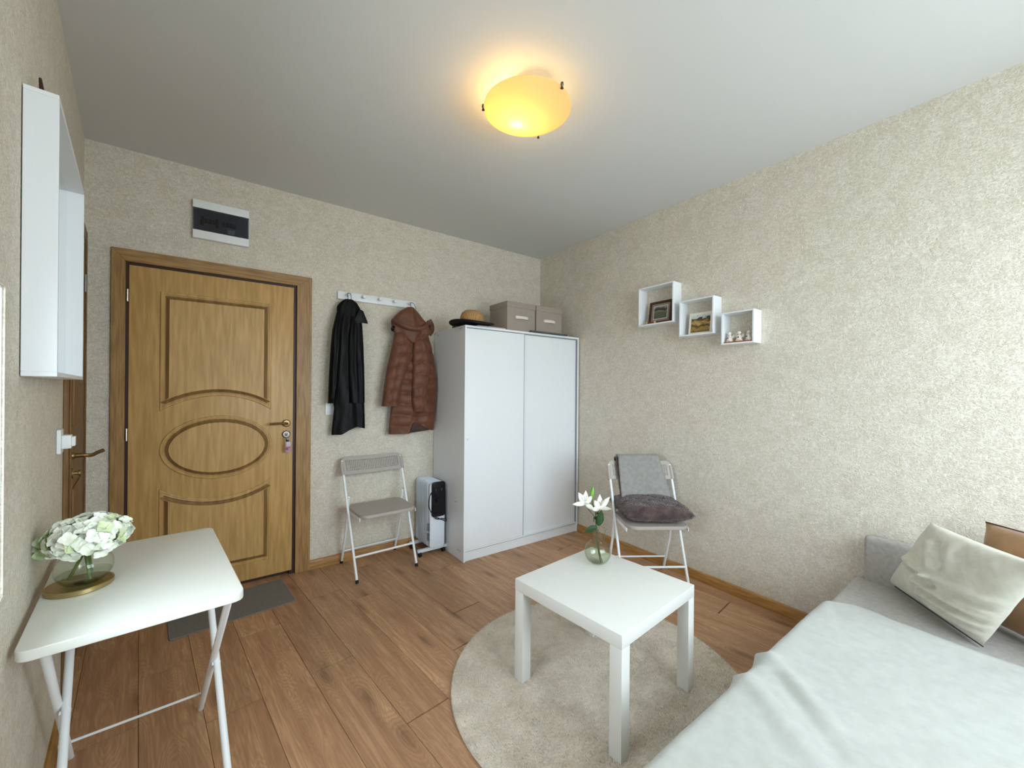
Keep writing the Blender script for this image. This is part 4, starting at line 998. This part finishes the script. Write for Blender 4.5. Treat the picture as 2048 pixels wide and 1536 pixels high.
for b_, d_, L_, wd, cu in ((P(-.006, .178, .01), P(-.9, -.12, .35), .085, .034, -.25), (P(.004, .185, .005), P(.12, 1, .25), .082, .040, .1), (P(-.012, .218, 0), P(-.75, .1, .5), .045, .020, -.9), (P(.004, .24, 0), P(-.5, .35, .2), .03, .014, -.6), (P(.006, .19, -.01), P(.6, .8, -.4), .06, .025, .2)):
    leafmesh('leaf', LEAF, t, b_, d_, FF.cross(Vector(d_)) if abs(Vector(d_).normalized().dot(FF)) < .8 else RR, L_, wd, cu, .25)
def lily(base, ups, label=None):
    bm = BM(); lathe(bm, [(0, -.004), (.003, 0), (.005, .008), (.006, .016), (0, .018)], 12, T(*base)); bl = obj('blossom', bm, PET, t)
    for d_, L_, wd, cu in ups:
        d_ = Vector(d_); leafmesh('petal', PET, bl, Vector(base)+d_.normalized()*.003, d_, FF.cross(d_), L_, wd, cu, .25, .001)
    for k in range(4):
        bm = BM(); e = Vector(base)+P(.012*(k-1.5), .035+.004*k, .012); tube(bm, [Vector(base)+Vector((0, 0, .008)), e], .0006, 5); bmesh.ops.create_uvsphere(bm, u_segments=6, v_segments=5, radius=.0018, matrix=T(*e)); obj('stamen', bm, mat('stamen_dark', '#6a5a3a', .6), bl)
lily(P(-.062, .285), [(P(-.95, .18, .35), .078, .024, -.25), (P(-.55, .95, .15), .070, .034, -.05), (P(.02, 1, .1), .068, .030, .0), (P(.6, .75, .0), .055, .03, -.1), (P(.75, -.25, .5), .05, .024, -.2), (P(.3, .6, .9), .035, .024, -.2)])
lily(P(.010, .262), [(P(-.55, .85, .3), .062, .03, -.1), (P(.0, 1, -.1), .070, .032, .0), (P(.62, .95, .15), .078, .030, -.08), (P(.95, .35, .35), .058, .022, -.55), (P(-.85, .15, .35), .05, .026, -.1), (P(-.1, .45, .9), .032, .024, -.2)])
bpy.context.view_layer.update()

# hydrangea
t = thing('hydrangea_bouquet', 'white and pale green hydrangea heads in the bowl vase', 'flower', (-3.008, -1.443, .7135))
HYD = mat('hydrangea_petal', '#f6f8ec', .6, color2='#e4eecd', scale=14, lo=.45, hi=.7)
HYG = mat('hydrangea_green', '#e2ebc4', .6, color2='#c3d69a', scale=14)
for a_, b_ in ((P(-.036, .012, .01), P(.004, .10, 0)), (P(.028, .014, .01), P(.006, .10, .005)), (P(.0, .02, -.02), P(.0, .10, -.01))):
    bm = BM(); tube(bm, smoothpath([a_, (a_+b_)/2, b_], 4), .004, 8); obj('stem', bm, mat('stem_olive', '#5d6a2a', .5), t)
def floret_mesh(nm, m):
    bm = BM()
    for k in range(4):
        a = k*math.pi/2; d = Vector((math.cos(a), math.sin(a), .12)); s = Vector((-math.sin(a), math.cos(a), 0))
        def fn(u, v, d=d, s=s):
            w_ = .021*math.sin(math.pi*min(1, v*.86+.14))**.7; ss = (u-.5)*2
            return d*(.0205*v) + s*(ss*w_*.5) + Vector((0, 0, .005*ss*ss*v + .005*math.sin(v*3)))
        grid(bm, 5, 6, fn)
    bmesh.ops.create_uvsphere(bm, u_segments=6, v_segments=4, radius=.002, matrix=T(0, 0, .002))
    me = bpy.data.meshes.new(nm); bm.to_mesh(me); bm.free(); me.materials.append(m); me.polygons.foreach_set('use_smooth', [True]*len(me.polygons)); return me
FM1, FM2 = floret_mesh('floret', HYD), floret_mesh('floret_green', HYG)
cenH = P(.010, .138, .0); n = 150
for i in range(n):
    z = 1-2*(i+.5)/n
    if z < -.62: continue
    a = i*2.39996; r = math.sqrt(1-z*z); d = Vector((r*math.cos(a), r*math.sin(a), z)); d += Vector((R_.uniform(-.12, .12), R_.uniform(-.12, .12), R_.uniform(-.12, .12)))
    q_ = Vector((d.x*.080, d.y*.080, d.z*.052))*R_.uniform(.88, 1.06)
    ov = -.078 - q_.dot(nd)
    if ov > 0: q_ += nd*ov
    nrm = (Vector((d.x/.08, d.y/.08, d.z/.052)).normalized() + Vector((R_.uniform(-.5, .5), R_.uniform(-.5, .5), R_.uniform(-.3, .5)))).normalized()
    o = bpy.data.objects.new('floret', FM2 if (d.dot(RR) < -.35 and R_.random() < .5) or R_.random() < .06 else FM1); COL.objects.link(o); o.parent = t
    o.location = cenH + q_; o.rotation_mode = 'QUATERNION'; o.rotation_quaternion = nrm.to_track_quat('Z', 'Y') @ Euler((0, 0, R_.uniform(0, 1.57))).to_quaternion(); o.scale = [R_.uniform(.85, 1.15)]*3
for k in range(9):   # loose florets trailing to the left over the bowl
    a = R_.uniform(-.3, .3); o = bpy.data.objects.new('floret', FM2 if k % 3 else FM1); COL.objects.link(o); o.parent = t
    o.location = P(-.060-.009*(k % 3), .120-.014*(k//3)+.012, .03+.010*(k % 3)) ; o.rotation_euler = (R_.uniform(.3, 1.6), R_.uniform(-.9, .3), R_.uniform(0, 6)); o.scale = [.95]*3
bm = BM(); bmesh.ops.create_icosphere(bm, subdivisions=3, radius=1, matrix=T(*cenH) @ Matrix.Diagonal((.062, .062, .036, 1))); obj('flower_core', bm, HYG, t)

# ---------------------------------------------------------------- folding side table at the left wall
t = thing('folding_table', 'white folding side table against the left wall with the hydrangea vase', 'table')
TM = Matrix.Translation((0, 0, 0))
cor = [(-3.0585, -1.785), (-2.628, -1.75), (-2.706, -1.018), (-3.1375, -1.055)]
cx_ = sum(c_[0] for c_ in cor)/4; cy_ = sum(c_[1] for c_ in cor)/4
t.location = (cx_, cy_, 0)
def roundpoly(c, r, n=6):
    out = []
    for i in range(len(c)):
        p0, p1, p2 = Vector(c[i-1]), Vector(c[i]), Vector(c[(i+1) % len(c)]); a = p1+(p0-p1).normalized()*r; b = p1+(p2-p1).normalized()*r
        for k in range(n+1):
            s = k/n; out.append(tuple(a*(1-s)**2 + p1*2*s*(1-s) + b*s*s))
    return out
bm = BM(); prism(bm, roundpoly([(a-cx_, b-cy_) for a, b in cor], .032), .674, .6995, axis='z'); obj('tabletop', bm, mat('white_tabletop', '#e9eae2', .28), t, bevel=.004, seg=3)
def L3(x, y, z): return (x-cx_, y-cy_, z)
for fx in (0, 1):
    dx = 0 if fx else -.372
    fa, ta = (-2.662+dx, -1.70, 0), (-2.722+dx*.98, -1.15, .673)
    fb, tb = (-2.729+dx, -1.115, 0), (-2.655+dx, -1.68, .673)
    if not fx: fa, ta, fb, tb = (-3.024, -1.70, 0), (-3.072, -1.15, .673), (-3.086, -1.115, 0), (-3.030, -1.66, .673)
    bm = BM(); tube(bm, [L3(fa[0]+.0107, fa[1], fa[2]), L3(ta[0]-.008, ta[1], ta[2])], .0105, 14); obj('leg', bm, WHITEM, t)
    bm = BM(); tube(bm, [L3(fb[0]-.0107, fb[1], fb[2]), L3(tb[0]-.0107, tb[1], tb[2]-.02), L3(tb[0]-.0107, tb[1], tb[2])], .0105, 14); obj('leg', bm, WHITEM, t)
    pm = (Vector(fa)+Vector(ta))/2; bm = BM(); tube(bm, [L3(pm.x-.012, pm.y, pm.z), L3(pm.x+.012, pm.y, pm.z)], .006, 10); obj('pivot', bm, WHITEM, t)
bm = BM(); tube(bm, [L3(-3.108, -1.20, .105), L3(-2.738, -1.185, .105)], .0045, 10); obj('stretcher', bm, WHITEM, t)
bm = BM(); tube(bm, [L3(-3.032, -1.64, .085), L3(-2.67, -1.64, .085)], .0045, 10); obj('stretcher', bm, WHITEM, t)
bm = BM(); tube(bm, [L3(-3.04, -1.60, .664), L3(-2.67, -1.60, .664)], .006, 10); tube(bm, [L3(-3.10, -1.16, .664), L3(-2.73, -1.16, .664)], .006, 10); obj('support_rail', bm, WHITEM, t)

# ---------------------------------------------------------------- sofa bed
SOFA = mat('grey_upholstery', '#aea8a1', .9, color2='#a19b94', scale=60, bump=.25, bscale=400, sheen=.2)
t = thing('sofa_bed', 'light grey upholstered sofa bed at the right wall', 'sofa', (-.125, -2.585, 0))
x0s, x1s, y1s = -1.95, .025, -1.38
bm = BM(); box(bm, x0s, x1s, y1s, -.012, .05, .215); obj('base', bm, SOFA, t, bevel=.015, seg=3)
bm = BM(); box(bm, x0s, x1s, y1s, 0, .215, .378); obj('seat_mattress', bm, SOFA, t, bevel=.03, seg=5)
bm = BM(); box(bm, -.028, .026, y1s, -.038, .36, .592); obj('backrest', bm, SOFA, t, bevel=.022, seg=5)
for x in (x0s+.08, x1s-.08):
    for y in (y1s+.08, -.09):
        bm = BM(); tube(bm, [(x, y, 0), (x, y, .055)], .02, 14); obj('foot', bm, BLACKP, t)
# blanket
WB = mat('white_blanket_cloth', '#bdbeb7', .85, color2='#b5b6af', scale=30, bump=.12, bscale=220, sheen=.3)
t = thing('white_blanket', 'white blanket spread over the sofa bed', 'blanket', (-1.2, -3.2, .38))
ox, oy, oz = -1.2, -3.2, .38
def bl(u, v):
    # u: 0 = right edge on the seat, 1 = left edge drop ; v: 0 = front hem hanging at y=-2.56, 1 = towards front wall
    y = None
    s = -.34 + v*1.62          # arc length over front edge (y=-2.577), negative hangs down
    ye = -2.577
    xr = -.545 - .06*(max(0, -.0+ (.12 - max(s, 0)))/.12) + .025*math.sin(max(s, 0)*9+.6)
    x = xr + (-2.12-xr)*u
    z = .386
    r = .03
    if s < 0: y = ye + .010 ; z = .386-r + s*.98 ; y += .006*math.sin(x*14)+.004*math.sin(x*31)
    elif s < r*1.57: a = s/r; y = ye+.010 - r*(1-math.cos(a))*1.0; z = .386 - r + r*math.sin(a)
    else: y = ye+.010 - r - (s-r*1.57)
    yy = y
    f = 1 if s > 0 else .3
    # folds
    def ridge(ax, ay, bx, by, w_, h_):
        p = Vector((x, y)); a = Vector((ax, ay)); b = Vector((bx, by)); ab = b-a; k = max(0, min(1, (p-a).dot(ab)/ab.length_squared)); d = (p-(a+ab*k)).length
        return h_*math.exp(-(d/w_)**2)*(1-.6*k)
    z += ridge(-1.19, -2.60, -1.36, -2.80, .032, .022) + ridge(-1.36, -2.60, -1.56, -2.88, .035, .018) + ridge(-.62, -2.60, -.75, -2.63, .02, .005)
    z -= ridge(-1.25, -2.64, -1.44, -2.84, .026, .012)
    z += ridge(-.57, -2.75, -.56, -3.1, .02, .008)
    z += .0035*fbm(x*5, y*6, 1)*f + .0018*math.sin((x*1.0+y*.35)*42)*math.exp(-((x+.62)/.12)**2)
    if x < -1.95: dd = -1.95-x; z -= dd*1.4*(.02+min(1, dd/.1)); 
    if s < .02: 
        y += ridge(-1.19, -2.577, -1.19, -2.56, .035, .02) + ridge(-1.36, -2.577, -1.36, -2.56, .03, .015)
    return Vector((x-ox, y-oy, max(.02, z)-oz))
bm = BM(); grid(bm, 150, 120, bl); obj('blanket_cloth', bm, WB, t, solid=.007, smooth=80)

# pillows
CREAM = mat('cream_ribbed_fabric', '#dcd8c9', .85, color2='#d2cdbc', scale=30, bump=.2, bscale=200, sheen=.2)
def wfc(u, v, side):
    if side < 0: return 0
    g = lambda ax, ay, bx, by, w_, h_: (lambda k, a_, b_: h_*math.exp(-(((u-(ax+(bx-ax)*k))**2+(v-(ay+(by-ay)*k))**2)/w_**2)))(max(0, min(1, ((u-ax)*(bx-ax)+(v-ay)*(by-ay))/((bx-ax)**2+(by-ay)**2))), 0, 0)
    s = g(.0, .50, .45, .46, .035, .014) + g(.45, .46, .98, .52, .04, .012) - g(.05, .42, .5, .37, .03, .016) - g(.5, .37, .95, .42, .035, .01)
    s += g(.30, .40, .98, .36, .03, .008) + .0035*math.sin(26*v+5*u+2*math.sin(4*u))*max(0, .55-v)*1.8*u
    s += g(.35, .30, .95, .30, .03, .011) - g(.4, .25, .95, .24, .03, .01)
    s += g(.45, .18, .97, .20, .03, .010) - g(.5, .14, .97, .14, .025, .009) + g(.6, .08, .97, .1, .025, .008)
    s += g(.22, .82, .40, .56, .035, .010) - g(.30, .84, .46, .6, .03, .010) + g(.55, .62, .42, .9, .04, .006)
    return s*1.5
t = thing('cream_pillow', 'cream wrinkled pillow with dark piping leaning on the sofa bed', 'pillow', (-.33, -2.9, .40))
O = Vector((-.33, -2.9, .40))
pc = [Vector((-.122, -2.712, .392)), Vector((-.500, -3.026, .392)), Vector((-.66, -3.165, .765)), Vector((-.315, -2.872, .755))]
pcl = [p-O for p in pc]
pillow('pillow_body', [pcl[1], pcl[0], pcl[3], pcl[2]] if False else [pcl[0], pcl[1], pcl[2], pcl[3]], .055, CREAM, t, n=70, wr=.004, seed=4, pinch=.05, wf=lambda u, v, s: wfc(u, v, s)*(1-abs(2*u-1)**8)*(1-abs(2*v-1)**8))
bm = BM(); tube(bm, smoothpath([pcl[0]+Vector((0, 0, -.004)), (pcl[0]+pcl[1])/2+Vector((.0, 0, -.004)), pcl[1]+Vector((0, 0, -.004))], 6), .0022, 6); obj('piping', bm, mat('dark_piping', '#3f3a33', .7), t)
TAN = mat('brown_velvet', '#a57c50', .75, color2='#8a6239', scale=9, bump=.2, bscale=150, sheen=.5)
t = thing('brown_pillow', 'tan brown velvet pillow behind the cream pillow', 'pillow', (-.35, -3.2, .40))
O = Vector((-.35, -3.2, .40))
pc = [Vector((-.20, -2.98, .392)), Vector((-.56, -3.42, .392)), Vector((-.50, -3.44, .80)), Vector((-.225, -3.015, .778))]
pcl = [p-O for p in pc]
pillow('pillow_body', pcl, .06, TAN, t, n=40, wr=.006, seed=7, pinch=.05)
bm = BM(); tube(bm, smoothpath([pcl[3], (pcl[2]+pcl[3])/2+Vector((0, 0, -.012)), pcl[2]], 6), .003, 6); obj('piping', bm, mat('dark_brown_piping', '#4a2e18', .7), t)
